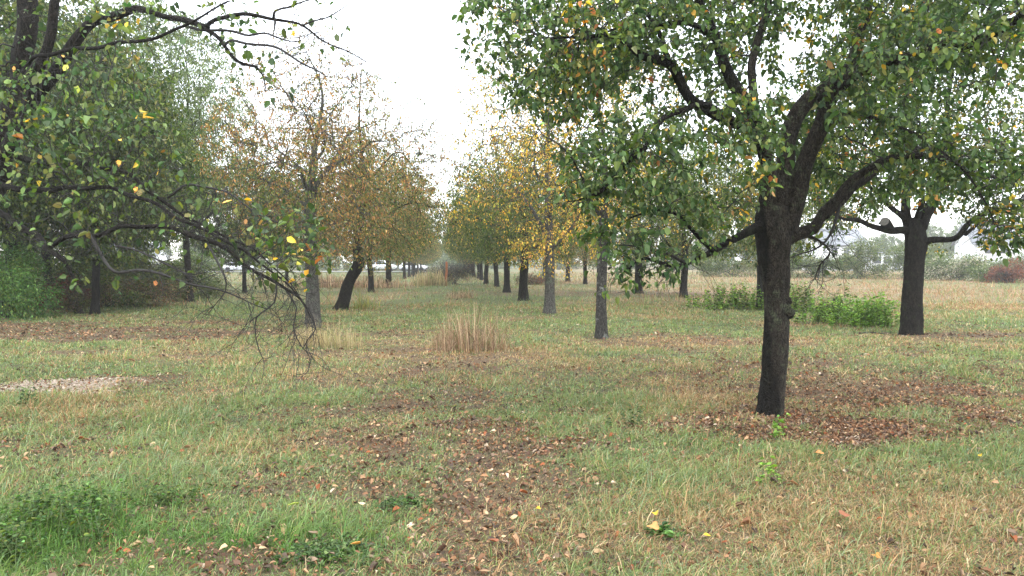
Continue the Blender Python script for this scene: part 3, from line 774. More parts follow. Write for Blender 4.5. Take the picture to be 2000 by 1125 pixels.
regs = [reg(1120, 60, 7.6, 1.15, .6, 1.1, 1000), reg(1090, 165, 7.6, .62, .4, .7, 420), reg(985, 10, 7.8, .5, .3, .6, 220), reg(1300, 40, 7.8, .9, .6, 1.2, 700),
        reg(1180, 330, 7.0, .5, .32, .55, 520), reg(1120, 385, 6.9, .28, .16, .35, 120), reg(1290, 290, 7.1, .65, .5, .7, 700), reg(1330, 400, 7.3, .55, .42, .6, 620), reg(1210, 455, 7.3, .42, .22, .45, 300),
        reg(1200, 530, 7.1, .2, .26, .25, 190), reg(1300, 530, 7.5, .25, .16, .3, 110), reg(1250, 490, 7.3, .35, .16, .35, 120),
        reg(1420, 300, 7.2, .58, .66, .5, 720), reg(1490, 215, 7.5, .42, .35, .4, 240), reg(1450, 400, 7.5, .32, .25, .3, 220), reg(1600, 270, 9.2, .5, .5, .5, 220),
        reg(1560, 50, 8.9, 1.3, .5, 1.0, 700), reg(1720, 225, 7.8, .5, .35, .6, 260), reg(1700, 230, 9.6, .8, .5, .6, 300), reg(1800, 150, 7.4, 1.0, .7, 1.2, 1150), reg(1900, 290, 7.6, .7, .5, .9, 650), reg(1790, 345, 8.9, .6, .3, .6, 200),
        reg(1975, 420, 7.4, .32, .42, .5, 300), reg(1850, 20, 7.6, 1.1, .7, 1.5, 900), reg(1610, 450, 8.5, .3, .25, .35, 130, .35), reg(1600, 530, 8.4, .25, .1, .3, 40, .4),
        reg(1500, 120, 10.4, 2.4, 1.1, 1.1, 1100), reg(1550, -180, 8.8, 3.2, 1.0, 2.6, 1300), reg(1250, 200, 9.4, 1.3, .7, .8, 450), reg(1700, 330, 10.3, 1.2, .6, .8, 350)]
t1 = hero('fruit_tree', b1_, 'big green fruit tree standing nearest, burl on its half wet dark trunk', 'tree', None, trunk, limbs, regs,
          [dict(per=3.7, size=.058, mixes=[(BLUEGREEN, 62), (GREEN, 32), (OLIVE, 4), (ORANGE, 1.6), (YELLOW, 1.4)], rthr=.0075, spread=.07, droop=.6, w=.62, clump=.5, gain=1.16)], step=.085, infl=.6, kill=.105, bark=M_BARK_STAIN, seed=4, mult=2.1, hth=.445, hsc=.5, dang=[(lambda p: True, 300, dict(L=(.2, .6), r=.0034, down=.5)), (lambda p: p[0] > 3.2 and p[2] < 2.6, 26, dict(L=(.3, .8), r=.004))])
a = Acc()
def burl(acc, c, r, seed, sq=(1, 1, 1)):
    rs = np.random.default_rng(seed); nu, nv = 22, 14
    u = np.arange(nu) * 2 * math.pi / nu; v = np.linspace(.02, math.pi - .02, nv)
    U, Vv = np.meshgrid(u, v)
    d = np.stack([np.sin(Vv) * np.cos(U), np.sin(Vv) * np.sin(U), np.cos(Vv)], -1)
    k = np.ones(U.shape)
    for q in range(6):
        w = rs.normal(size=3) * 3.0; k += .10 * np.sin(d @ w + rs.uniform(0, 6))
    P = (d * k[..., None] * r * np.array(sq)).reshape(-1, 3) + c
    i = np.arange(nv - 1)[:, None] * nu; j = np.arange(nu)[None]
    acc.add(P, np.stack([i + j, i + nu + j, i + nu + (j + 1) % nu, i + (j + 1) % nu], -1).reshape(-1, 4))
for (px, py, r, s) in ((1541, 614, .068, 1), (1534, 630, .042, 2), (1540, 588, .036, 3), (1541, 562, .022, 4), (1537, 600, .04, 9)):
    burl(a, pix(px, py, d0 - .03) - np.array(b1_), r, s, (.9, .9, .95))
a.build('burl', M_BARK_STAIN, t1, True)

D2 = 17.8
g = gpix(1778, 654); b2_ = (g[0], g[1], H(g[0], g[1])); d2 = g[1]
trunk = pp([(1779, 662, d2, 42), (1780, 640, d2, 40), (1782, 580, d2, 38), (1785, 520, d2, 36), (1788, 480, d2, 40), (1786, 450, d2, 36), (1788, 430, d2, 30)])
limbs = [
 ('limb', pp([(1780, 452, d2, 17), (1758, 450, d2 - .1, 15), (1728, 449, d2 - .3, 12), (1700, 440, d2 - .4, 10), (1672, 430, d2 - .5, 8), (1640, 425, d2 - .6, 5), (1600, 410, d2 - .7, 3)])),
 ('limb', pp([(1795, 485, d2, 20), (1812, 470, d2 - .1, 14), (1850, 468, d2 - .3, 11), (1876, 458, d2 - .5, 11), (1893, 436, d2 - .6, 10), (1915, 420, d2 - .8, 8), (1950, 408, d2 - 1, 7), (2000, 395, d2 - 1.2, 4)])),
 ('branch', pp([(1885, 458, d2 - .5, 8), (1905, 442, d2 - .4, 6), (1930, 425, d2 - .3, 5), (1975, 400, d2 - .2, 3)])),
 ('limb', pp([(1797, 445, d2, 26), (1812, 410, d2, 22), (1835, 370, d2 + .1, 18), (1850, 310, d2 + .2, 14), (1850, 220, d2 + .2, 10), (1860, 120, d2 + .3, 6), (1870, 30, d2 + .3, 3)])),
 ('limb', pp([(1776, 445, d2, 20), (1768, 405, d2 + .1, 17), (1772, 350, d2 + .2, 14), (1765, 280, d2 + .3, 11), (1770, 180, d2 + .3, 8), (1760, 80, d2 + .4, 4)])),
 ('limb', pp([(1770, 430, d2, 12), (1745, 408, d2 + .1, 10), (1715, 380, d2 + .2, 8), (1670, 340, d2 + .2, 6), (1620, 300, d2 + .3, 3)])),
 ('limb', pp([(1792, 425, d2, 12), (1800, 400, d2 - .6, 10), (1830, 360, d2 - 1.3, 8), (1900, 310, d2 - 1.8, 6), (1960, 290, d2 - 2.1, 3)])),
]
regs = [reg(1780, 200, 17.8, 2.6, 1.7, 2.3, 1500), reg(1650, 330, 17.2, 1.3, .9, 1.4, 550), reg(1930, 290, 17.2, 1.5, 1.0, 1.6, 750), reg(1780, 370, 17.5, .8, .5, .9, 260, .7),
        reg(1960, 440, 16.6, .7, .35, .9, 170), reg(1640, 415, 17.2, .5, .3, .6, 120, .7), reg(1800, 40, 17.8, 2.4, 1.4, 2.2, 900), reg(1830, 480, 17.4, .4, .2, .4, 35, .5), reg(2020, 330, 17.5, 1.2, 1.2, 1.6, 500), reg(1860, 385, 17.6, .9, .45, .9, 260), reg(1700, 400, 17.8, .5, .3, .6, 120)]
t2 = hero('fruit_tree', b2_, 'dark trunked fruit tree with a sawn limb stub, forking low beside the dry field', 'tree', None, trunk, limbs, regs,
          [dict(per=3.5, size=.070, mixes=[(GREEN, 60), (BLUEGREEN, 15), (OLIVE, 16), (YELLOW, 5), (ORANGE, 2)], rthr=.010, spread=.10, droop=.5, w=.6, clump=.8)], step=.125, infl=.8, kill=.15, bark=M_BARK, seed=6, tip=.0028, mult=3, dang=[(lambda p: True, 150, dict(L=(.4, 1.0), r=.007, down=.4))])
a = Acc()
c0 = pix(1738, 446, d2 - .2) - np.array(b2_); c1 = pix(1728, 433, d2 - .45) - np.array(b2_)
tube(a, [c0, (c0 + c1) / 2, c1], [.09, .10, .105], 14, .03, 3, False)
st = a.build('sawn_stub', M_BARK, t2, True)
a = Acc(); K = 18; th = np.arange(K) * 2 * math.pi / K
dd = norm(c1 - c0); U = norm(np.cross(dd, [0, 0, 1])); W = np.cross(dd, U)
a.add(np.vstack([c1 + dd * .012 + .094 * (math.cos(t) * U + math.sin(t) * W) for t in th] + [c1 + dd * .018]), np.array([(q, (q + 1) % K, K) for q in range(K)]))
a.build('cut_face', simple('cut_wood', (.13, .12, .105), .8, .2, .3, 30), st)

# near left tree: stem outside the frame edge, boughs arching in from the left
DL = 9.0
bl = np.array([-6.7, 9.3, H(-6.7, 9.3)])
trunk = [(*(bl + [0, 0, -.1]), .22), (*(bl + [.1, .05, .7]), .19), (*(bl + [.28, .05, 1.4]), .175)]
tipx = trunk[-1][:3]
e = [(*tipx, .17)]
limbs = [
 ('limb', [(*(bl + [.25, 0, 1.25]), .12)] + pp([(-60, 390, 9.3, 34), (-10, 370, 9.2, 34), (14, 300, 9.1, 30), (36, 240, 9.1, 28), (64, 196, 9.1, 27), (104, 146, 9.1, 25), (130, 104, 9., 23), (150, 76, 9., 21), (180, 46, 9., 18), (215, 33, 9., 17), (262, 18, 8.9, 14), (304, 27, 8.8, 11), (368, 42, 8.7, 11), (405, 52, 8.6, 10)])),
 ('limb', [(*tipx, .15)] + pp([(-30, 330, 9.3, 40), (10, 250, 9.4, 38), (32, 180, 9.5, 36), (48, 100, 9.5, 36), (54, 0, 9.5, 36), (60, -80, 9.6, 30)])),
 ('limb', pp([(30, 280, 9.2, 18), (48, 230, 9.0, 18), (64, 180, 8.9, 18), (86, 110, 8.8, 19), (100, 50, 8.8, 18), (112, -10, 8.8, 16), (120, -70, 8.8, 11)])),
 ('branch', pp([(55, 125, 8.9, 8), (70, 112, 8.6, 8), (150, 96, 8.4, 7.5), (240, 85, 8.2, 7), (320, 67, 8.1, 6), (362, 50, 8., 5.5), (400, 28, 7.9, 4), (445, 2, 7.8, 3)])),
 ('branch', pp([(403, 52, 8.6, 9), (420, 38, 8.5, 8), (461, 30, 8.4, 7.5), (530, 34, 8.3, 6.5), (570, 44, 8.2, 5), (604, 60, 8.1, 4), (650, 88, 8., 3), (712, 118, 7.9, 2)])),
 ('branch', pp([(362, 51, 8.7, 6), (408, 60, 8.6, 5.5), (454, 62, 8.6, 5), (489, 68, 8.5, 4.5), (516, 66, 8.5, 4), (549, 76, 8.4, 3), (593, 78, 8.3, 1.6), (606, 64, 8.3, 1)])),
 ('branch', pp([(400, 56, 8.6, 9), (418, 68, 8.5, 8), (442, 92, 8.4, 7), (474, 126, 8.3, 6), (498, 132, 8.3, 4.5), (514, 152, 8.2, 3), (520, 175, 8.2, 2)])),
 ('branch', pp([(438, 88, 8.4, 6), (452, 80, 8.3, 6), (470, 81, 8.2, 5.5), (523, 90, 8.1, 5), (572, 109, 8., 4.5), (602, 130, 7.9, 3.5), (636, 151, 7.8, 2)])),
 ('branch', pp([(534, 35, 8.3, 5.5), (538, 22, 8.2, 4.5), (560, 14, 8.2, 4), (580, 4, 8.1, 3), (640, -4, 8., 2)])),
 ('branch', pp([(590, 50, 8.1, 3.6), (612, 42, 8.1, 3.2), (637, 36, 8., 3), (662, 18, 7.9, 2.2), (692, 0, 7.8, 1.2)])),
 ('branch', pp([(538, 36, 8.2, 5), (536, 50, 8.2, 4), (532, 62, 8.2, 1.5)])),
 # lower boughs
 ('limb', [(*(bl + [.2, 0, 1.15]), .085)] + pp([(-60, 385, 8.9, 17), (0, 416, 8.5, 13), (50, 448, 8.2, 12), (99, 487, 7.9, 11), (128, 519, 7.7, 7), (150, 552, 7.6, 3)])),
 ('limb', pp([(97, 484, 7.9, 8), (126, 465, 7.8, 8.5), (183, 459, 7.7, 9), (229, 445, 7.6, 9), (275, 441, 7.5, 9), (336, 447, 7.4, 9.5), (401, 467, 7.3, 9.5), (451, 494, 7.2, 8.5), (497, 529, 7.1, 7), (550, 560, 7.0, 6), (584, 580, 7., 4), (602, 605, 6.9, 2.2)])),
 ('limb', [(*(bl + [.25, .0, 1.35]), .075)] + pp([(-40, 375, 8.9, 14), (60, 372, 8.5, 11), (130, 368, 8.2, 9), (191, 366, 8., 8), (237, 374, 7.9, 8), (298, 397, 7.7, 7), (352, 428, 7.6, 6), (450, 475, 7.4, 5), (520, 522, 7.2, 4), (590, 585, 7.1, 3), (612, 628, 7.1, 1.8)])),
 ('limb', pp([(20, 300, 9.1, 14), (90, 320, 8.9, 10), (170, 322, 8.6, 8), (244, 338, 8.4, 7), (290, 372, 8.3, 6.5), (328, 402, 8.2, 6), (382, 433, 8.1, 5), (440, 462, 8., 4), (520, 505, 7.9, 3), (592, 590, 7.9, 1.6)])),
 ('branch', pp([(178, 461, 7.7, 7), (200, 500, 7.6, 6), (221, 532, 7.5, 5.5), (267, 526, 7.4, 5.5), (325, 540, 7.3, 5.5), (382, 556, 7.2, 5), (428, 568, 7.1, 3.6), (470, 582, 7.1, 2.5), (520, 604, 7., 1.5)])),
 ('branch', pp([(328, 386, 8.1, 5), (367, 361, 8., 4.5), (420, 368, 7.9, 4), (478, 399, 7.8, 3), (530, 432, 7.8, 1.8)])),
 ('branch', pp([(401, 467, 7.3, 4.5), (420, 500, 7.2, 4.2), (436, 540, 7.1, 4), (440, 570, 7.1, 2.2), (420, 596, 7.1, 1.4)])),
 ('branch', pp([(226, 480, 7.6, 4), (280, 492, 7.5, 3.5), (330, 520, 7.4, 3), (380, 540, 7.3, 2)])),
 ('branch', pp([(540, 552, 7., 4), (537, 590, 7., 3.2), (500, 622, 7., 2.8), (497, 664, 7., 2.2), (512, 697, 7., 1.8), (536, 694, 7., 1.1)])),
 ('branch', pp([(560, 568, 7., 4), (580, 602, 7., 3), (572, 640, 7., 2.4), (586, 672, 7., 2), (600, 690, 7., 1.2)])),
 ('branch', pp([(602, 600, 6.9, 3), (618, 640, 6.9, 2.4), (600, 662, 6.9, 1.8), (590, 682, 6.9, 1.2)])),
]
regs = [reg(60, 130, 9.4, 1.0, .8, .8, 300, .5), reg(190, 190, 8.6, .8, .45, .9, 400, .8), reg(120, 260, 8.3, .7, .35, .8, 380, 1.15), reg(260, 270, 8.4, .5, .3, .6, 180, .8), reg(10, 200, 8.4, .3, .35, .5, 120, 1.1),
        reg(330, 30, 8.6, .9, .35, .8, 420, .7), reg(560, 40, 8.2, .8, .3, .6, 300, .22), reg(640, 110, 7.9, .35, .22, .4, 120, .2), reg(480, 110, 8.3, .35, .25, .4, 150, .5), reg(520, 160, 8.2, .25, .15, .3, 80, .7),
        reg(90, 345, 8.3, .8, .3, .8, 300, .5), reg(250, 370, 8.1, .9, .4, .8, 560, .45), reg(420, 430, 7.8, .8, .35, .7, 700, .3), reg(180, 450, 7.8, .9, .3, .7, 380, .25), reg(330, 500, 7.4, .8, .25, .6, 460, .12),
        reg(560, 450, 7.4, .38, .26, .5, 260, 1.4), reg(540, 540, 7.2, .4, .25, .4, 300, .45), reg(620, 490, 7.4, .2, .16, .3, 90, 1.3), reg(590, 640, 7., .18, .22, .2, 170, .0), reg(450, 580, 7.1, .25, .1, .2, 70, .05),
        reg(150, 545, 7.6, .2, .12, .2, 40, 1.0), reg(215, 560, 7.5, .12, .1, .15, 24, .8), reg(-120, 200, 9.2, 1.0, 1.2, 1.5, 400, .9)]
t3 = hero('fruit_tree', tuple(bl), 'near fruit tree reaching in from the left, thin half bare boughs drooping to the grass', 'tree', None, trunk, limbs, regs,
          [dict(per=.85, size=.068, mixes=[(BLUEGREEN, 50), (GREEN, 38), (OLIVE, 9), (YELLOW, 2), (ORANGE, .8)], gain=1.15, rthr=.007, spread=.06, droop=.6, w=.66, clump=.4)], step=.08, infl=.55, kill=.105, bark=M_BARK, seed=9, trop=(.08, 0, -.22), tip=.0021, mult=3.6, hth=.42, hsc=.4, dang=[(lambda p: p[0] > -3.4 and p[2] < 2.6, 85, dict(L=(.3, .8), down=1.0, r=.004)), (lambda p: p[2] < 2.8, 130, dict(L=(.2, .5), down=.5)), (lambda p: p[2] > 3.2, 130, dict(L=(.15, .45), down=.2, r=.0028))])

# ------------------------------------------------------------------ the two rows ahead
ORCH = 'old fruit trees standing in the avenue rows'
# left row: grey stem and leaning stem, thin brown crowns
p_l1 = orchard_proto(21, 7.5, 2.6, 2.7, .17, (-.05, 0), 6800, .15, 5.4, .066, ((BROWN, 50), (OLIVE, 34), (GREEN, 16)), narrow=.42, low=.5, droop=.9, top_sparse=.62, hole_th=.42, spread=.09, bark=M_BARK_GREY, nlimb=9, w=.45, upright=.75)
g = gpix(611, 640); place_tree(p_l1, g[0], g[1], 'straight grey stemmed tree with sparse brown leaves behind the drooping bare twigs', ORCH)
p_l2 = orchard_proto(23, 8.6, 3.7, 2.1, .19, (.5, 0), 8500, .18, 5.2, .072, ((BROWN, 42), (OLIVE, 38), (GREEN, 20)), narrow=.5, low=.45, droop=.9, top_sparse=.72, hole_th=.44, spread=.11, nlimb=9, w=.45, upright=.55,
                     bend=[(.30, 0, .9, .19), (.62, 0, 1.55, .18), (.60, 0, 2.2, .15)])
g = gpix(664, 606); place_tree(p_l2, g[0], g[1], 'tree with a dark leaning kinked trunk and thinning brown leaves', ORCH)
# right row: lichen speckled stem, thick grey stem with the yellow crown
p_r1 = orchard_proto(31, 7.9, 1.9, 2.2, .118, (.02, 0), 3200, .16, 4.4, .062, ((YELLOW, 52), (OLIVE, 20), (GREEN, 28)), narrow=.35, low=.15, droop=.6, top_sparse=.35, hole_th=.44, spread=.09, bark=M_BARK_LICHEN, nlimb=8, w=.55, upright=.95)
g = gpix(1175, 660); place_tree(p_r1, g[0], g[1], 'slender tree with a pale lichen speckled trunk in a ring of brown leaves', ORCH)
p_r2 = orchard_proto(33, 11.0, 3.2, 1.9, .165, (.0, 0), 10500, .18, 3.3, .078, ((YELLOW, 50), (ORANGE, 8), (OLIVE, 24), (GREEN, 22)), narrow=.12, low=.42, droop=.8, top_sparse=.1, off=(.15, 0), hole_th=.46, spread=.11, bark=M_BARK_GREY, nlimb=9, w=.5, upright=.8)
g = gpix(1073, 613); place_tree(p_r2, g[0], g[1], 'thick grey trunked tree with bright yellow autumn leaves', ORCH)
GEN = [orchard_proto(41, 7.4, 4.0, 1.9, .20, (.05, 0), 2600, .24, 9.5, .105, ((GREEN, 50), (OLIVE, 30), (YELLOW, 14)), narrow=.35, low=.25, droop=.7, spread=.16, w=.5, hole_th=.40),
       orchard_proto(43, 7.0, 3.8, 1.8, .17, (-.08, 0), 2600, .24, 9.5, .105, ((GREEN, 66), (OLIVE, 26), (YELLOW, 4)), narrow=.3, low=.2, droop=.7, spread=.16, w=.5, hole_th=.40),
       orchard_proto(45, 7.3, 3.7, 1.7, .16, (.1, 0), 2600, .24, 8.5, .105, ((OLIVE, 46), (BROWN, 32), (GREEN, 24)), narrow=.4, low=.25, droop=.8, spread=.16, w=.5, hole_th=.41)]
ORD = ['first', 'second', 'third', 'fourth', 'fifth', 'sixth', 'seventh', 'eighth', 'ninth', 'tenth', 'eleventh', 'twelfth', 'thirteenth', 'fourteenth', 'fifteenth', 'sixteenth']
rs = np.random.default_rng(3)
def dwarf(k): return GEN[k % 3]
right_row = [(1023, 587, 0, 1.0), (990, 571, 1, 1.0), (970, 561, 1, .98), (949, 555, 1, 1.0)]
for k, (px, py, gk, s) in enumerate(right_row):
    g = gpix(px, py)
    place_tree(GEN[gk], g[0], g[1], ['dark stemmed green and yellow tree directly beyond the bright yellow one', 'thin dark trunked green tree, second beyond the bright yellow one',
               'third trunk beyond the bright yellow tree in the receding row', 'fourth trunk beyond the bright yellow tree, half hidden by its lowest yellow spray'][k], ORCH, rs.uniform(0, 6), s * rs.uniform(.95, 1.05))
for k in range(9):
    d = 69 + 8.6 * k; place_tree(GEN[[1, 2, 1, 0][k % 4]], 3.3 - .083 * d + rs.normal() * .25, d, f'hazy green tree, {ORD[k + 4]} beyond the bright yellow one in its row', ORCH, rs.uniform(0, 6), rs.uniform(.9, 1.08), twigs=k < 4)
left_row = [(725, 571, 2, .95, 'slim dark trunk next beyond the leaning kinked tree'), (759, 562, 0, .95, 'mottled trunk standing just before the parked white car'), (790, 545, 2, .92, 'black trunk between the two white cars'),
            (799, 541.5, 1, .9, 'thin trunk just right of the black one by the white cars'), (809, 540, 2, .9, 'thin trunk third from the parked white car, by a dark stump')]
for k, (px, py, gk, s, lb) in enumerate(left_row):
    g = gpix(px, py); place_tree(GEN[gk], g[0], g[1], lb, ORCH, rs.uniform(0, 6), (s, s, s * (1.22 if k < 2 else 1.2)), twigs=k < 3)
for k in range(6):
    d = 98 + 9.2 * k; place_tree(GEN[(k * 2) % 3], -3.6 - .083 * d + rs.normal() * .3, d, f'hazy far tree, {ORD[k]} beyond the thin trunks right of the white cars', ORCH, rs.uniform(0, 6), rs.uniform(.78, .95), twigs=False)
# second row on the right
row2 = [(1335, 581, 1, 1.0, 'pale based trunk under the low drooping branch of the big tree'), (1247, 573, 0, 1.0, 'broad trunk on brown leaves between the lichen speckled tree and the big one'),
        (1487, 604, 1, .95, 'green tree half hidden behind the burled trunk of the big tree'), (1143, 556, 2, .9, 'short dark trunk seen just left of the lichen speckled stem'),
        (1109, 551, 0, .92, 'slim trunk right of the thick grey trunk with yellow leaves above'), (1062, 541, 1, .9, 'distant trunk showing just left of the thick grey one')]
for k, (px, py, gk, s, lb) in enumerate(row2):
    g = gpix(px, py); place_tree(GEN[gk], g[0], g[1], lb, 'fruit trees of the second row on the right', rs.uniform(0, 6), s)
# left background: big willowy tree and the dark belt behind it
LIGHTG = [((.13, .17, .065), 5), ((.17, .21, .085), 4), ((.08, .115, .045), 3)]
p_big = orchard_proto(51, 12.2, 4.5, 2.6, .14, (-.15, 0), 9000, .27, 13, .12, ((LIGHTG, 60), (GREEN, 28), (OLIVE, 6)), narrow=.12, low=.1, droop=1.0, spread=.2, w=.34, hole_th=.37, nlimb=11, upright=.8, off=(-1.7, 0), gain=1.3)
g = gpix(372, 590); place_tree(p_big, g[0], g[1], 'tall dense light green tree with a thin trunk beside the pale road', None, .0, (1.0, 1, 1), name='leafy_tree')
p_dk = orchard_proto(53, 9.5, 4.2, 2.6, .15, (.1, 0), 4200, .30, 15, .125, ((GREEN, 70), (OLIVE, 18), (BLUEGREEN, 20)), narrow=.3, low=.3, droop=.7, spread=.2, w=.5, hole_th=.36, nlimb=10, upright=.7, gain=.95)
BELT = 'dense green trees of the left thicket'
for k, (px, py, s, lb) in enumerate([(186, 614, .8, 'thin black stemmed tree rising out of the dry brush in the thicket'), (20, 618, 1.15, 'heavy dark trunked tree behind the leafy green bush at the left edge'),
        (478, 572, .75, 'green tree with a dark trunk left of the grey stemmed one'), (96, 588, 1.15, 'dark tree deeper in the thicket behind the red brown bush'), (250, 572, 1.1, 'broad dark green tree behind the brown bramble mound'),
        (-90, 610, 1.2, 'dark tree at the outer left edge of the thicket'), (560, 556, .85, 'low green tree seen just left of the grey stemmed one')]):
    g = gpix(px, py); place_tree(p_dk, g[0], g[1], lb, BELT, k * 1.3, s, name='leafy_tree')
# ------------------------------------------------------------------ bushes and clumps
def bush(name, cat, x, y, w, h, dpt, n, size, mixes, label, group=None, stems=14, wleaf=.5, stemmat=None, seed=0, lumps=9, gain=1.0, hexa=False, twiggy=0, mat=None, stemr=.012, droop=.2):
    rs = np.random.default_rng(seed + 500)
    root = empty(name, (x, y, H(x, y)), label, cat, group)
    a = Acc(); ends = []
    for k in range(lumps):
        u = rs.uniform(-1, 1); v = rs.uniform(-1, 1)
        hh = h * (.45 + .5 * rs.random()) * (1 - .35 * u * u)
        ends.append((u * w * .36, v * dpt * .36, hh * .62, w * rs.uniform(.16, .27), hh * rs.uniform(.32, .42)))
    for k in range(stems):
        e = ends[k % lumps]
        p = [(rs.normal() * w * .08, rs.normal() * dpt * .08, -.03), (e[0] * .5 + rs.normal() * .04, e[1] * .5, e[2] * .55), (e[0] + rs.normal() * w * .08, e[1] + rs.normal() * dpt * .08, e[2] * 1.25)]
        L = catmull(p, max(.12, h / 8)); tube(a, L, np.linspace(stemr, stemr * .3, len(L)), 5, .05, k)
    for k in range(twiggy):
        e = ends[rs.integers(lumps)]; c = np.array(e[:3]) + rs.normal(size=3) * [e[3], e[3], e[4]] * .5
        c[2] = abs(c[2]); d_ = norm(rs.normal(size=3) + [0, 0, .8]); L = h * rs.uniform(.2, .5)
        P = catmull([c, c + d_ * L * .5 + rs.normal(size=3) * .05 * h, c + d_ * L + [0, 0, -.12 * h]], h / 6); tube(a, P, np.linspace(stemr * .4, stemr * .15, len(P)), 3, 0, k)
    a.build('stems', stemmat or M_TWIG, root, True)
    if n:
        m = n // lumps; P = []
        for e in ends:
            v = norm(rs.normal(size=(m, 3))) * rs.random((m, 1)) ** .42
            P.append(np.array(e[:3]) + v * [e[3], e[3] * dpt / w * 1.1, e[4]])
        P = np.vstack(P); low = rs.random(len(P)) < .25; P[low, 2] *= rs.random(low.sum())
        P = P[P[:, 2] > .01]
        q = fbm(P[:, 0] / (w * .11) + 7, P[:, 2] / (h * .16) + 3, seed, 2); P = P[q > .34]
        n_ = len(P); out = norm(P - [0, 0, h * .4])
        ax = norm(out + rs.normal(size=(n_, 3)) * .7 + [0, 0, -droop]); nr = norm(rs.normal(size=(n_, 3)) * .6 + [0, 0, 1])
        a = Acc(); leaves(a, P, ax, nr, size * rs.uniform(.6, 1.3, n_), palette(n_, mixes, P, seed, gain, max(.15, w * .2)), wleaf, hexa)
        a.build('foliage', mat or M_LEAF, root)
    return root
RUST = [((.20, .07, .035), 5), ((.26, .10, .05), 3), ((.13, .05, .03), 3)]
DARKRED = [((.20, .045, .035), 4), ((.12, .04, .03), 3), ((.22, .08, .05), 2)]
DULL = [((.12, .085, .05), 4), ((.09, .07, .04), 3), ((.16, .11, .06), 2)]
STRAWB = [((.34, .22, .12), 3), ((.26, .16, .09), 2)]
FLOWER = [((.55, .52, .38), 1)]
BRIGHT = [((.08, .16, .035), 5), ((.12, .22, .055), 4), ((.05, .11, .03), 3)]
def bp(px, py): g = gpix(px, py); return g[0], g[1]
x, y = bp(10, 622); bush('bush', 'bush', x, y, 2.6, 2.7, 2.4, 15000, .075, [(BRIGHT, 70), (GREEN, 30)], 'leafy bright green bush at the left edge of the thicket', seed=1, gain=1.15, stems=18, lumps=12)
x, y = bp(110, 606); bush('bush', 'bush', x, y, 2.3, 1.5, 1.8, 6500, .07, [(DARKRED, 75), (DULL, 25)], 'dark red brown bush in the shade beside the green one', seed=2, gain=0.92, twiggy=160)
x, y = bp(155, 612); bush('bush', 'bush', x, y, 1.5, .85, 1.3, 2600, .06, [(DULL, 45), (OLIVE, 40), (GREEN, 15)], 'low straw brown brush at the foot of the thin black stem', seed=3, gain=0.92, twiggy=160)
x, y = bp(255, 598); bush('bramble_mound', 'bramble', x, y, 3.8, 1.6, 2.6, 7500, .065, [(DULL, 50), (RUST, 12), (STRAWB, 26), (OLIVE, 20)], 'brown bramble mound under the tall light green tree', seed=4, twiggy=320, lumps=14)
x, y = bp(330, 590); bush('bush', 'bush', x, y, 2.2, 1.3, 1.8, 5200, .075, [(GREEN, 55), (LIGHTG, 35), (OLIVE, 15)], 'small green bush between the bramble mound and the thin trunk', seed=5, gain=0.92)
x, y = bp(405, 583); bush('bush', 'bush', x, y, 1.8, 1.0, 1.5, 3200, .075, [(LIGHTG, 60), (OLIVE, 30)], 'low pale green bush just right of the thin trunk', seed=6, gain=0.92)
x, y = bp(50, 604); bush('bush', 'bush', x, y, 3.0, 3.4, 2.2, 9000, .09, [(GREEN, 80), (OLIVE, 15)], 'tall dark green bush filling the thicket behind the bright one', seed=7, gain=0.92, lumps=12)
x, y = bp(160, 586); bush('bush', 'bush', x, y, 4.5, 3.6, 2.2, 11000, .10, [(GREEN, 78), (OLIVE, 20)], 'wide dark green bush behind the thin black stem', seed=8, gain=0.92, lumps=14)
x, y = bp(250, 578); bush('bush', 'bush', x, y, 4.5, 3.2, 2.2, 9500, .10, [(GREEN, 65), (OLIVE, 30)], 'dark green bush behind the brown bramble mound', seed=19, gain=0.92, lumps=14)
x, y = bp(-60, 612); bush('bush', 'bush', x, y, 3.4, 3.6, 2.4, 8000, .10, [(GREEN, 80), (OLIVE, 15)], 'green bush continuing the thicket past the left edge', seed=20, gain=0.92, lumps=12)
x, y = bp(205, 600); bush('bush', 'bush', x, y, 3.2, 2.2, 2.0, 7500, .085, [(GREEN, 60), (OLIVE, 35), (DULL, 10)], 'olive green bush left of the brown bramble mound', seed=31, gain=0.92, lumps=12)
x, y = bp(330, 572); bush('bush', 'bush', x, y, 5.5, 2.4, 2.4, 9500, .10, [(GREEN, 60), (OLIVE, 30)], 'broad green bush behind the bramble mound and the thin trunk', seed=32, gain=0.92, lumps=14)
x, y = bp(115, 575); bush('bush', 'bush', x, y, 7.5, 4.6, 3.2, 14000, .13, [(GREEN, 85), (OLIVE, 15)], 'high dark green bush at the back of the thicket', seed=33, gain=0.92, lumps=18)
x, y = bp(300, 556); bush('bush', 'bush', x, y, 9.0, 4.2, 3.2, 12000, .15, [(GREEN, 80), (OLIVE, 15)], 'distant green bush row in front of the pale road', seed=34, gain=0.92, lumps=18)
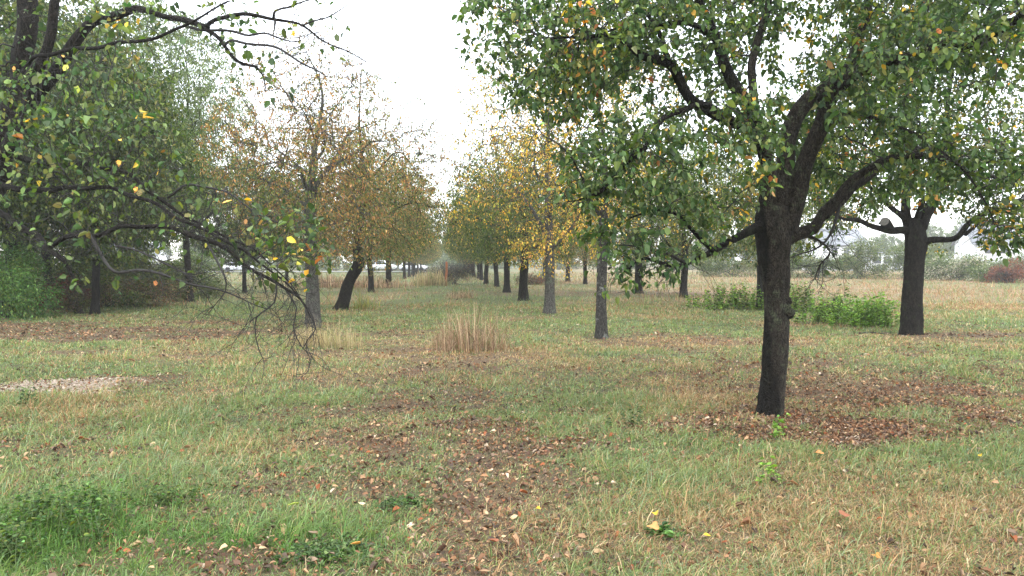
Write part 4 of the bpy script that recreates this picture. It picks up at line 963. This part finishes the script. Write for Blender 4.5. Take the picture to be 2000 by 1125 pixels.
# beyond the dry field on the right
x, y = bp(1688, 545); bush('shrub', 'shrub', x, y, 5.4, 5.0, 3.2, 13000, .16, [(GREEN, 45), (OLIVE, 25), (LIGHTG, 35)], 'rounded green shrub standing in front of the white buildings', seed=9, lumps=12, stemr=.03)
x, y = bp(1868, 548); bush('hedge', 'hedge', x, y, 6.5, 3.1, 2.4, 12000, .16, [(LIGHTG, 55), (GREEN, 25), (FLOWER, 22)], 'shrub covered in cream coloured blossom at the field edge', seed=10, lumps=14, stemr=.03)
x, y = bp(1935, 551); bush('shrub', 'shrub', x, y, 3.6, 1.9, 2.4, 5200, .15, [(GREEN, 65), (LIGHTG, 30), (FLOWER, 6)], 'low green shrub between the cream blossom and the rust bush', seed=11, stemr=.03)
x, y = bp(1978, 553); bush('shrub', 'shrub', x, y, 4.0, 2.1, 2.6, 5200, .14, [(RUST, 90), (DULL, 10)], 'rust red bush at the right edge of the dry field', seed=12, twiggy=160, stemr=.03)
x, y = bp(1790, 545); bush('shrub', 'shrub', x, y, 8.5, 4.2, 3.0, 14000, .17, [(GREEN, 40), (LIGHTG, 45), (OLIVE, 14)], 'long green shrub behind the trunk with the sawn stub', seed=13, lumps=16, stemr=.03)
x, y = bp(1590, 543); bush('shrub', 'shrub', x, y, 7.5, 4.4, 3.0, 12000, .17, [(GREEN, 45), (LIGHTG, 40), (OLIVE, 14)], 'pale green shrub seen right of the burled trunk', seed=14, lumps=14, stemr=.03)
x, y = bp(1430, 541); bush('shrub', 'shrub', x, y, 9.0, 4.6, 3.0, 12000, .17, [(GREEN, 60), (OLIVE, 30)], 'dark green shrub across the field left of the burled trunk', seed=15, lumps=16, stemr=.03)
x, y = bp(1925, 543); bush('shrub', 'shrub', x, y, 6.5, 3.6, 3.0, 8000, .17, [(LIGHTG, 60), (GREEN, 35), (OLIVE, 10)], 'tall pale shrub screening the white house', seed=35, lumps=12, stemr=.03)
x, y = bp(1995, 545); bush('shrub', 'shrub', x, y, 4.5, 4.2, 3.0, 7000, .17, [(LIGHTG, 80), (GREEN, 20)], 'yellow green shrub rising behind the rust bush', seed=16, lumps=12, stemr=.03)
# brown brush heap behind the post, small tufts
x, y = bp(882, 556); bush('brush_heap', 'brush heap', x, y, 4.2, 2.4, 2.6, 2600, .11, [(DULL, 90), (OLIVE, 15)], 'rounded heap of brown brushwood behind the red post', seed=17, twiggy=700, lumps=10, stemr=.02)
x, y = bp(1045, 556); bush('bush', 'bush', x, y, 3.2, 1.1, 2.0, 2200, .11, [(DULL, 70), (RUST, 25)], 'low brown bush between the yellow tree and the row beyond', seed=18, twiggy=160, stemr=.015)

# tall dry grass clumps
def tall_clump(px, py, w, dpt, h, n, label, cols, seed, group=None, W=.006, name='tall_grass_clump', heads=.3):
    global ACC
    rs = np.random.default_rng(seed); gx, gy = gpix(px, py)
    x = gx + (rs.uniform(-.5, .5, n) * w * .8 + rs.normal(0, w * .07, n)); y = gy + rs.normal(0, dpt * .28, n)
    prof = (1 - .30 * np.abs((x - gx) / (w / 2)) ** 2) * (.45 + .8 * vnoise((x - gx) / w * 7 + 3, (y - gy) * 3, seed))
    L = h * prof * rs.uniform(.25, 1.25, n)
    az = rs.uniform(0, 6.28, n); lean = np.abs(rs.normal(.35, .4, n)); k = rs.random(n) < .35; lean[k] += rs.uniform(.5, 1.7, k.sum())
    C = np.array(cols)[rs.integers(0, len(cols), n)] * rs.uniform(.5, 1.4, (n, 1))
    acc = Acc(); blades(acc, x - gx, y - gy, L, W * rs.uniform(.6, 1.4, n), az, lean, C, 3, 0)
    acc.V = [v - np.array([0, 0, 0]) for v in acc.V]
    o = acc.build(name, M_BLADE, None, False, (gx, gy, H(gx, gy) - H(0, 0)))
    tag(o, label, 'grass clump', group)
STR = [(.38, .26, .17), (.30, .19, .12), (.52, .40, .27), (.19, .12, .075), (.38, .26, .17), (.14, .16, .06)]
PALE = [(.46, .37, .23), (.40, .30, .18), (.36, .30, .15), (.30, .27, .12)]
tall_clump(925, 684, 1.4, .8, .86, 720, 'tall dry reddish grass clump standing in the middle of the avenue', STR, 1, W=.0075)
tall_clump(868, 676, .6, .4, .62, 190, 'smaller dry weed tuft at the left flank of the tall grass clump', STR, 2, W=.006)
tall_clump(648, 676, 1.35, 1.0, .66, 480, 'tall pale straw grass at the foot of the grey stemmed tree', PALE, 3, W=.0065)
tall_clump(604, 676, .8, .5, .48, 700, 'short pale grass tuft under the bare hanging twigs', PALE, 4)
tall_clump(840, 558, 2.6, 1.6, 1.2, 700, 'green and tan reed clump left of the red post', PALE + [(.16, .2, .09)], 5, W=.03)
tall_clump(898, 583, 1.3, 1.0, .5, 260, 'small brown grass tuft on the avenue beyond the tall clump', STR, 6, W=.016)
tall_clump(680, 562, 7.5, 3, .95, 1900, 'wide band of pinkish dry grass before the white cars', STR, 7, W=.03)
tall_clump(712, 604, .9, .6, .7, 110, 'yellow leaved weed beside the leaning kinked trunk', [(.35, .3, .08), (.2, .24, .08)], 8, W=.02)

# leafy weeds (stems with pairs of leaves)
def weeds(px, py, w, dpt, h, n, label, pal, seed, size=.03, per=14, name='weed_patch', group=None):
    rs = np.random.default_rng(seed); gx, gy = gpix(px, py)
    root = empty(name, (gx, gy, H(gx, gy)), label, 'weeds', group)
    x = rs.normal(0, w * .24, n).clip(-w * .55, w * .55); y = rs.normal(0, dpt * .26, n); L = h * rs.uniform(.45, 1.1, n) * (1 - .4 * (np.abs(x) / w * 2).clip(0, 1) ** 2)
    a = Acc(); st = []
    P, AX, = [], []
    for k in range(n):
        d = np.array([rs.normal() * .18, rs.normal() * .18, 1]); z0 = H(gx + x[k], gy + y[k]) - H(gx, gy)
        b = np.array([x[k], y[k], z0 - .02]); m = b + d * L[k] * .5; e = b + d * L[k] + np.array([rs.normal(), rs.normal(), 0]) * .10 * L[k]
        tube(a, [b, m, e], [.0025 * (1 + h), .002 * (1 + h), .001], 3, 0, 0)
        t = rs.uniform(.12, 1, per)[:, None]; P.append(b + (e - b) * t); az = rs.uniform(0, 6.28, per)
        AX.append(np.stack([np.cos(az), np.sin(az), rs.uniform(-.1, .7, per)], 1))
    a.build('stems', simple('weed_stem', (.09, .12, .04), .6, .3), root)
    P = np.vstack(P); AX = np.vstack(AX); m = len(P)
    a = Acc(); leaves(a, P, AX, norm(rs.normal(size=(m, 3)) * .4 + [0, 0, 1]), size * rs.uniform(.6, 1.3, m), palette(m, pal, None, seed), .55, True)
    a.build('foliage', M_LEAF, root)
LIME = [((.23, .38, .07), 4), ((.29, .44, .10), 3), ((.14, .26, .05), 2)]
weeds(1700, 638, 1.79, .8, 0.85, 130, 'bright green weed patch just left of the trunk with the sawn stub', [(LIME, 1)], 1, .07, 26)
weeds(1630, 632, 1.86, .9, 0.76, 104, 'green weed patch between the burled trunk and the brighter patch', [(LIME, 1), (GREEN, .6)], 2, .07, 22)
weeds(1560, 610, 1.59, .8, 1.00, 73, 'tall pale green weeds just right of the burl', [(LIME, 1), (GREEN, 1)], 3, .075, 22)
weeds(1445, 606, 3.31, 1.4, 0.85, 142, 'green weed patch left of the burled trunk', [(LIME, 1.2), (GREEN, .8)], 4, .08, 22)
weeds(1640, 612, .3, .2, .9, 8, 'single tall weed stalk standing over the green patches', [(GREEN, 1)], 5, .08, 40)
weeds(120, 1040, .8, .55, .33, 110, 'lush green weeds in the near left corner', [(BRIGHT, 1.3), (GREEN, .8)], 6, .026, 22)
weeds(20, 1100, .5, .4, .26, 55, 'low dark green weeds at the very corner of the grass', [(BRIGHT, 1), (GREEN, 1)], 7, .028, 20)
weeds(330, 985, .45, .3, .17, 40, 'green weed cushion around a grass tuft near the left corner', [(GREEN, 1), (BRIGHT, .5)], 8, .022, 14)
weeds(640, 1085, .55, .32, .085, 170, 'flat clover like weeds at the left side of the worn path', [(BLUEGREEN, 1), (BRIGHT, .4)], 9, .026, 10)
weeds(790, 985, .4, .25, .07, 110, 'small round patch of clover in the worn path', [(BLUEGREEN, 1), (BRIGHT, .3)], 10, .024, 9)
weeds(1515, 862, .16, .12, .32, 5, 'thin green seedling at the foot of the burled trunk', [(LIME, 1)], 11, .045, 12, 'seedling')
weeds(1495, 945, .25, .15, .22, 7, 'pale green seedling below the leaf drift', [(LIME, 1)], 12, .035, 12, 'seedling')
weeds(1225, 835, .3, .25, .30, 7, 'upright thin weeds right of the worn path', [(BLUEGREEN, 1)], 13, .028, 22)
weeds(50, 800, .22, .15, .26, 8, 'dark weed stalks in front of the gravel patch', [(BLUEGREEN, 1)], 14, .03, 20)
weeds(1290, 1045, .22, .16, .08, 24, 'broad leaved weed beside a yellow fallen leaf', [(BRIGHT, 1)], 15, .04, 6)
# dry stalks near right
def stalk(px, py, top, label, seed):
    g = gpix(px, py); rs = np.random.default_rng(seed); a = Acc()
    b = np.array([0, 0, -.02]); e = pix(top[0], top[1], g[1]) - np.array([g[0], g[1], H(*g)])
    P = catmull([b, b + (e - b) * .4 + [.01, 0, 0], b + (e - b) * .75 + [-.01, 0, .0], e], .05); tube(a, P, np.linspace(.0028, .001, len(P)), 5)
    for k in range(9):
        q = P[int(len(P) * rs.uniform(.25, .98)) - 1]; d = norm(rs.normal(size=3) + [0, 0, 1.2]) * rs.uniform(.03, .10); tube(a, [q, q + d * .5, q + d], [.0012, .001, .0006], 3)
    tag(a.build('dry_stalk', simple('straw', (.36, .26, .15), .7, .2, .2, 10), None, False, (g[0], g[1], H(*g))), label, 'grass stalk')
stalk(1770, 905, (1778, 790), 'tall upright dry stalk in the grass right of the burled trunk', 1)
stalk(1842, 1075, (1885, 920), 'long leaning dry stalk near the lower right corner', 2)
stalk(1755, 1110, (1768, 1010), 'short brown seed stalk in the near right grass', 3)
# single bright leaves one can point at
def oneleaf(px, py, s, col, label, seed):
    g = gpix(px, py); rs = np.random.default_rng(seed); a = Acc(); K = 16
    V = [(0, 0, .01)]; 
    for k in range(K):
        t = k / K * 2 * math.pi; r = s * .5 * (1 + .22 * math.cos(3 * t) + .10 * math.cos(7 * t + seed)); V.append((r * math.cos(t) * 1.15, r * math.sin(t) * .8, .012 + .35 * r * math.sin(t) ** 2 + .004 * rs.random()))
    V = np.array(V); F = np.array([(0, 1 + k, 1 + (k + 1) % K) for k in range(K)])
    a.add(V, F, np.tile(np.array(col), (K + 1, 1)) * rs.uniform(.8, 1.1, (K + 1, 1)))
    o = a.build('fallen_leaf', M_LITTER, None, True, (g[0], g[1], H(*g) + .05), rs.uniform(0, 6)); o.rotation_euler[0] = rs.uniform(.1, .5)
    tag(o, label, 'leaf', 'bright single fallen leaves')
YC = (.62, .42, .05); OC = (.45, .22, .06); RC = (.28, .11, .06); TC = (.62, .42, .26)
for k, q in enumerate([(1915, 903, .05, YC, 'yellow fallen leaf on the grass near the right edge'), (1282, 1020, .05, YC, 'yellow fallen leaf on the grass right of the path'),
        (1278, 1050, .075, (.50, .27, .10), 'big curled tan leaf just below a yellow one'), (1380, 1066, .035, YC, 'small yellow leaf low in the grass, right of the tan curled leaf'),
        (696, 1085, .05, OC, 'orange leaf standing in the clover left of the path'), (963, 1085, .055, RC, 'red brown leaf at the bottom of the worn path'),
        (1052, 1017, .034, YC, 'yellow leaf at the right border of the worn path'), (1645, 1022, .08, RC, 'large rust red leaf cluster in the near right grass'),
        (705, 1002, .05, (.72, .52, .34), 'pale cream leaf on the left of the worn path'), (1712, 1112, .05, OC, 'orange leaf by the bottom edge among grass'),
        (575, 1003, .06, (.30, .36, .06), 'lime green leaf rosette on the grass left of the path'), (1600, 905, .06, (.55, .26, .10), 'tan leaf below the leaf drift of the burled tree')]): oneleaf(*q, k)

# red post
g = gpix(872, 558); a = Acc()
P = catmull([(0, 0, -.1), (-.03, 0, .5), (.02, 0, 1.0), (.0, 0, 1.62)], .1); tube(a, P, np.linspace(.085, .07, len(P)), 10, .03, 5)
tag(a.build('wooden_post', simple('red_wood', (.36, .13, .06), .8, .2, .3, 6), None, True, (g[0], g[1], H(*g))), 'orange red wooden post standing before the brush heap', 'post')
# stump
g = gpix(814, 535); a = Acc(); tube(a, [(0, 0, -.1), (0, 0, .35), (.05, 0, .75)], [.35, .3, .27], 14, .05, 2)
tag(a.build('tree_stump', M_BARK, None, True, (g[0], g[1], H(*g))), 'dark low stump beside the far thin trunks', 'stump')
# twig lying by tree two
g = gpix(1700, 655); a = Acc(); tube(a, catmull([(-.25, 0, .05), (0, .05, .07), (.3, -.05, .04)], .06), np.linspace(.012, .006, 9)[:len(catmull([(-.25, 0, .05), (0, .05, .07), (.3, -.05, .04)], .06))] if False else np.full(len(catmull([(-.25, 0, .05), (0, .05, .07), (.3, -.05, .04)], .06)), .009), 6, .1, 1)
tag(a.build('fallen_branch', M_TWIG, None, True, (g[0], g[1], H(*g))), 'short dark stick lying in the grass left of the stubbed tree', 'stick')

# ------------------------------------------------------------------ cars
M_WHITE = simple('white_car_paint', (.82, .83, .85), .25, .5, .02)
M_GLASS = simple('car_glass', (.03, .035, .04), .08, .6, .05)
M_RUB = simple('rubber', (.02, .02, .02), .8, .2)
M_RIM = simple('alloy_rim', (.5, .5, .52), .3, .5, .05, metal=.8)
M_RED = simple('red_lens', (.4, .02, .02), .2, .5); M_CLR = simple('clear_lens', (.8, .82, .85), .1, .6)
def car(x, y, z, rz, label, suv):
    root = empty('parked_car', (x, y, z), label, 'car', 'white cars on the far road', rz)
    if suv: prof = [(-2.25, .45), (-2.3, .85), (-2.22, 1.05), (-1.95, 1.62), (-1.5, 1.74), (.25, 1.72), (.65, 1.6), (1.25, 1.12), (2.05, .98), (2.28, .75), (2.28, .42), (1.85, .36), (-1.8, .36)]
    else: prof = [(-2.1, .4), (-2.15, .8), (-2.0, .95), (-1.55, 1.35), (-1.0, 1.45), (.2, 1.45), (.6, 1.34), (1.2, .98), (1.9, .85), (2.1, .65), (2.1, .38), (1.7, .3), (-1.7, .3)]
    a = Acc(); prof = prof[::-1]
    n = len(prof); secs = [(-.88, .965), (-.80, 1.0), (.80, 1.0), (.88, .965)]; V = []
    for yy, s in secs:
        for px_, pz in prof:
            tap = max(0, pz - 1.0) * .28
            V.append((px_ * s, yy * (1 - tap), .36 + (pz - .36) * (s if pz > 1 else 1)))
    V = np.array(V); F = []
    for k in range(3):
        for i in range(n): F.append((k * n + i, k * n + (i + 1) % n, (k + 1) * n + (i + 1) % n, (k + 1) * n + i))
    a.add_multi(V, [np.array(F), np.array([list(range(n))[::-1]]), np.array([[3 * n + i for i in range(n)]])])
    a.build('body', M_WHITE, root)
    top = 1.60 if suv else 1.34; bt = 1.08 if suv else .93
    for s in (-1, 1):
        for (x0, x1, x2, x3) in (((-1.75, -.85, -.85, -1.55) if suv else (-1.6, -.75, -.75, -1.25)), (-.75, .15, .15, -.75), (.22, 1.0, .42, .22)):
            w = Acc(); ya, yb = .885 * (1 - (bt - 1 if bt > 1 else 0) * .28), .885 * (1 - (top - 1) * .28)
            V = np.array([(x0, s * (ya + .004), bt), (x1, s * (ya + .004), bt), (x2, s * (yb + .012), top), (x3, s * (yb + .012), top), (x0, s * (ya - .02), bt), (x1, s * (ya - .02), bt), (x2, s * (yb - .02), top), (x3, s * (yb - .02), top)])
            w.add(V, np.array([(0, 1, 2, 3), (0, 4, 5, 1), (1, 5, 6, 2), (2, 6, 7, 3), (3, 7, 4, 0)])); w.build('window', M_GLASS, root)
    for nm, x0, z0, x1, z1 in (('windscreen', 1.2, bt + .02, .72, top - .02), ('rear_window', -2.12 if suv else -1.95, bt, -1.93 if suv else -1.58, top - .05)):
        w = Acc(); e = .02 * (1 if x0 > 0 else -1)
        V = np.array([(x0 + e, -.72, z0), (x0 + e, .72, z0), (x1 + e, .62, z1), (x1 + e, -.62, z1), (x0 - e, -.72, z0), (x0 - e, .72, z0), (x1 - e, .62, z1), (x1 - e, -.62, z1)])
        w.add(V, np.array([(0, 1, 2, 3), (0, 4, 5, 1), (1, 5, 6, 2), (2, 6, 7, 3), (3, 7, 4, 0)])); w.build(nm, M_GLASS, root)
    for wx in (-1.38, 1.38):
        for s in (-1, 1):
            wh = Acc(); P = np.array([(wx, s * .68, .34), (wx, s * .80, .34), (wx, s * .92, .34)]); tube(wh, P, [.34, .345, .33], 20); wo_ = wh.build('wheel', M_RUB, root)
            ri = Acc(); tube(ri, np.array([(wx, s * .9, .34), (wx, s * .93, .34), (wx, s * .945, .34)]), [.2, .21, .19], 14); ri.build('rim', M_RIM, wo_)
    for s in (-1, 1):
        w = Acc(); box(w, 2.0, 2.31 if suv else 2.14, s * .68 - .14, s * .68 + .14, .72, .86); w.build('headlight', M_CLR, root)
        w = Acc(); box(w, -2.31 if suv else -2.13, -2.1, s * .72 - .1, s * .72 + .1, .78, 1.0 if suv else .92); w.build('tail_light', M_RED, root)
    w = Acc(); box(w, 2.2 if suv else 2.03, 2.36 if suv else 2.17, -.85, .85, .38, .56); w.build('bumper', simple('bumper_plastic', (.05, .05, .055), .6, .3), root)
    w = Acc(); box(w, -2.2 if suv else -1.9, 2.2 if suv else 1.9, -.86, .86, .22, .34); w.build('sill', simple('sill_plastic', (.04, .04, .045), .7, .3), root)
car(-19.6, 119.5, .18, .04, 'white estate car parked behind the mottled trunk', True)
car(-15.2, 123.0, .18, -.08, 'smaller white car showing between the far thin trunks', False)
car(-41.5, 121, .18, .0, 'white car on the pale road seen through the left boughs', False)

# ------------------------------------------------------------------ far buildings
M_WALL = simple('white_render', (.78, .78, .78), .8, .2, .05, .4)
M_ROOF = simple('grey_roof', (.20, .21, .23), .7, .3, .15, 1.2)
M_PANE = simple('window_glass', (.08, .09, .11), .15, .5, .1)
def house(x, y, w, dp, hw, hr, label, wins, rz=0, gable=True):
    root = empty('house', (x, y, 0), label, 'house', 'pale buildings beyond the field', rz)
    a = Acc(); box(a, -w / 2, w / 2, -dp / 2, dp / 2, -.3, hw)
    if gable: prism(a, [(-dp / 2, hw + .002), (dp / 2, hw + .002), (0, hw + hr - .15)], -w / 2, w / 2, 'x')
    a.build('wall', M_WALL, root)
    a = Acc(); ov = .5
    if gable:
        for s in (-1, 1):
            V = np.array([(X, s * Y, Z) for X in (-w / 2 - ov, w / 2 + ov) for (Y, Z) in ((0, hw + hr), (dp / 2 + ov, hw - ov * hr / (dp / 2)), (dp / 2 + ov, hw - ov * hr / (dp / 2) + .18), (0, hw + hr + .18))])
            a.add(V, np.array([(0, 1, 2, 3), (7, 6, 5, 4), (0, 4, 5, 1), (1, 5, 6, 2), (2, 6, 7, 3), (3, 7, 4, 0)]))
    else: box(a, -w / 2 - .3, w / 2 + .3, -dp / 2 - .3, dp / 2 + .3, hw + .002, hw + .35)
    rf = a.build('roof', M_ROOF, root)
    if gable: c = Acc(); box(c, w * .22, w * .22 + .7, -.35, .35, hw + hr * .7, hw + hr + .9); c.build('chimney', M_WALL, rf)
    for (wx, wz, ww, wh) in wins:
        f = Acc(); box(f, wx - ww / 2 - .08, wx + ww / 2 + .08, -dp / 2 - .05, -dp / 2 + .05, wz - wh / 2 - .08, wz + wh / 2 + .08); fo = f.build('window', M_WALL, root)
        p = Acc(); box(p, wx - ww / 2, wx + ww / 2, -dp / 2 - .07, -dp / 2 - .04, wz - wh / 2, wz + wh / 2); p.build('pane', M_PANE, fo)
    d_ = Acc(); box(d_, -.5, .5, -dp / 2 - .06, -dp / 2 + .03, 0, 2.1); d_.build('door', M_ROOF, root)
house(92, 150, 13, 9, 5.2, 3.6, 'white house with a grey pitched roof past the cream blossom shrub', [(-4, 3.9, 1.3, 1.4), (-1.4, 3.9, 1.3, 1.4), (3.5, 3.9, 1.3, 1.4), (-4, 1.4, 1.3, 1.4), (3.8, 1.4, 1.6, 1.4)], -.15)
house(74, 158, 11, 8, 3.2, .4, 'low white flat roofed building left of the trunk with the sawn stub', [(-4 + 2.0 * k, 2.0, 1.5, 1.3) for k in range(5)], .1, False)
house(63, 156, 9, 8, 5.0, 3, 'white house behind the rounded green shrub', [(-2.6, 3.6, 1.2, 1.4), (0, 3.6, 1.2, 1.4), (2.6, 3.6, 1.2, 1.4), (-2.6, 1.3, 1.2, 1.4)], .2)
house(-74, 158, 9, 9, 3.0, 2.2, 'pale building glimpsed through the thicket above the road', [(-3, 2.0, 1.4, 1.3), (2.6, 2.0, 1.4, 1.3)], .1)
# far tree belt
FAR = 'hazy trees of the far belt'
p_f = orchard_proto(61, 9.0, 4.6, 1.2, .2, (0, 0), 1400, .45, 15, .26, ((GREEN, 60), (LIGHTG, 40)), narrow=.3, low=.7, droop=.6, spread=.35, w=.6, hole_th=.33, nlimb=8, clump=3)
def lab_dir(px): 
    return px
fx = [(-300, 150, 1.2), (-180, 150, 1.2), (-60, 165, 1.3), (60, 160, 1.2), (180, 165, 1.2), (290, 168, 1.1), (395, 172, 1.1), (480, 165, 1.1), (560, 168, 1.0), (640, 175, 1.1), (715, 190, 1.1), (775, 205, 1.05), (830, 230, 1.1),
      (872, 245, 1.0), (915, 235, 1.1), (965, 225, 1.1), (1025, 215, 1.1), (1095, 205, 1.1), (1165, 195, 1.1), (1240, 185, 1.1), (1320, 180, 1.1), (1400, 175, 1.05), (1480, 170, 1.15), (1560, 175, 1.1), (1640, 175, 1.2), (1725, 172, 1.1), (1810, 172, 1.25), (1900, 176, 1.3), (1990, 172, 1.2), (2090, 165, 1.2), (2200, 160, 1.2)]
names = ['past the left edge, outermost', 'past the left edge, second', 'at the left edge', 'behind the leafy green bush', 'behind the thin black stem', 'behind the bramble mound', 'above the pale road', 'left of the grey stem', 'directly left of the grey stemmed tree', 'between grey and leaning stems', 'above the slim dark trunk', 'above the parked white car', 'at the left mouth of the avenue end',
         'closing the avenue end behind the post', 'right of the avenue end', 'above the receding right row', 'behind the thin right row trunks', 'behind the thick grey trunk', 'behind the lichen speckled trunk', 'behind the broad second row trunk', 'behind the pale based trunk', 'left of the dark field shrub', 'behind the burled trunk', 'right of the burled trunk', 'left of the white flat building', 'above the white flat building', 'behind the stubbed tree', 'behind the house with chimney', 'at the right edge', 'past the right edge, second', 'past the right edge, outermost']
for k, (px, d, s) in enumerate(fx):
    place_tree(p_f, (px - 1000) / FPX * d, d, 'hazy far tree ' + names[k], FAR, k * 1.9, (s, s, s * (.8 + .25 * ((k * 7) % 5) / 4)), name='far_tree', twigs=False)

HD = [(250, 158, 'behind the pale road, past the thin trunk'), (400, 156, 'behind the pale road, left of the grey stem'), (530, 152, 'behind the pale road, just left of the grey stemmed tree'), (650, 150, 'behind the pale road, between the grey and the leaning stem'),
      (765, 148, 'directly behind the parked white estate car'), (868, 190, 'closing the far end of the avenue'), (975, 180, 'behind the right row of thin trunks'), (1090, 172, 'behind the slim second row trunks'), (1215, 168, 'behind the broad second row trunk'), (1345, 165, 'behind the pale based trunk')]
for k, (px, dd, lb) in enumerate(HD):
    bush('far_hedge', 'hedge', (px - 1000) / FPX * dd, dd, 15.0, 3.6 + .5 * (k % 3), 4.0, 3600, .34, [(GREEN, 55), (LIGHTG, 25), (OLIVE, 20)], 'low hazy green hedge ' + lb, 'hazy hedges at the far edge of the orchard', seed=60 + k, lumps=20, stems=20, stemr=.04)
# ------------------------------------------------------------------ haze
a = Acc(); box(a, -420, 420, -70, 420, -1.4, 15.5)
m, nt_, new, ln = new_mat('haze_air'); pv = new('ShaderNodeVolumePrincipled'); pv.inputs['Density'].default_value = .0008; pv.inputs['Color'].default_value = (.93, .95, .97, 1); pv.inputs['Anisotropy'].default_value = .2
o_ = new('ShaderNodeOutputMaterial'); ln(pv.outputs[0], o_.inputs['Volume'])
tag(a.build('haze', m), 'thin pale mist filling the air of the orchard', 'haze', kind='stuff')
print('total', round(time.time() - T0, 1))
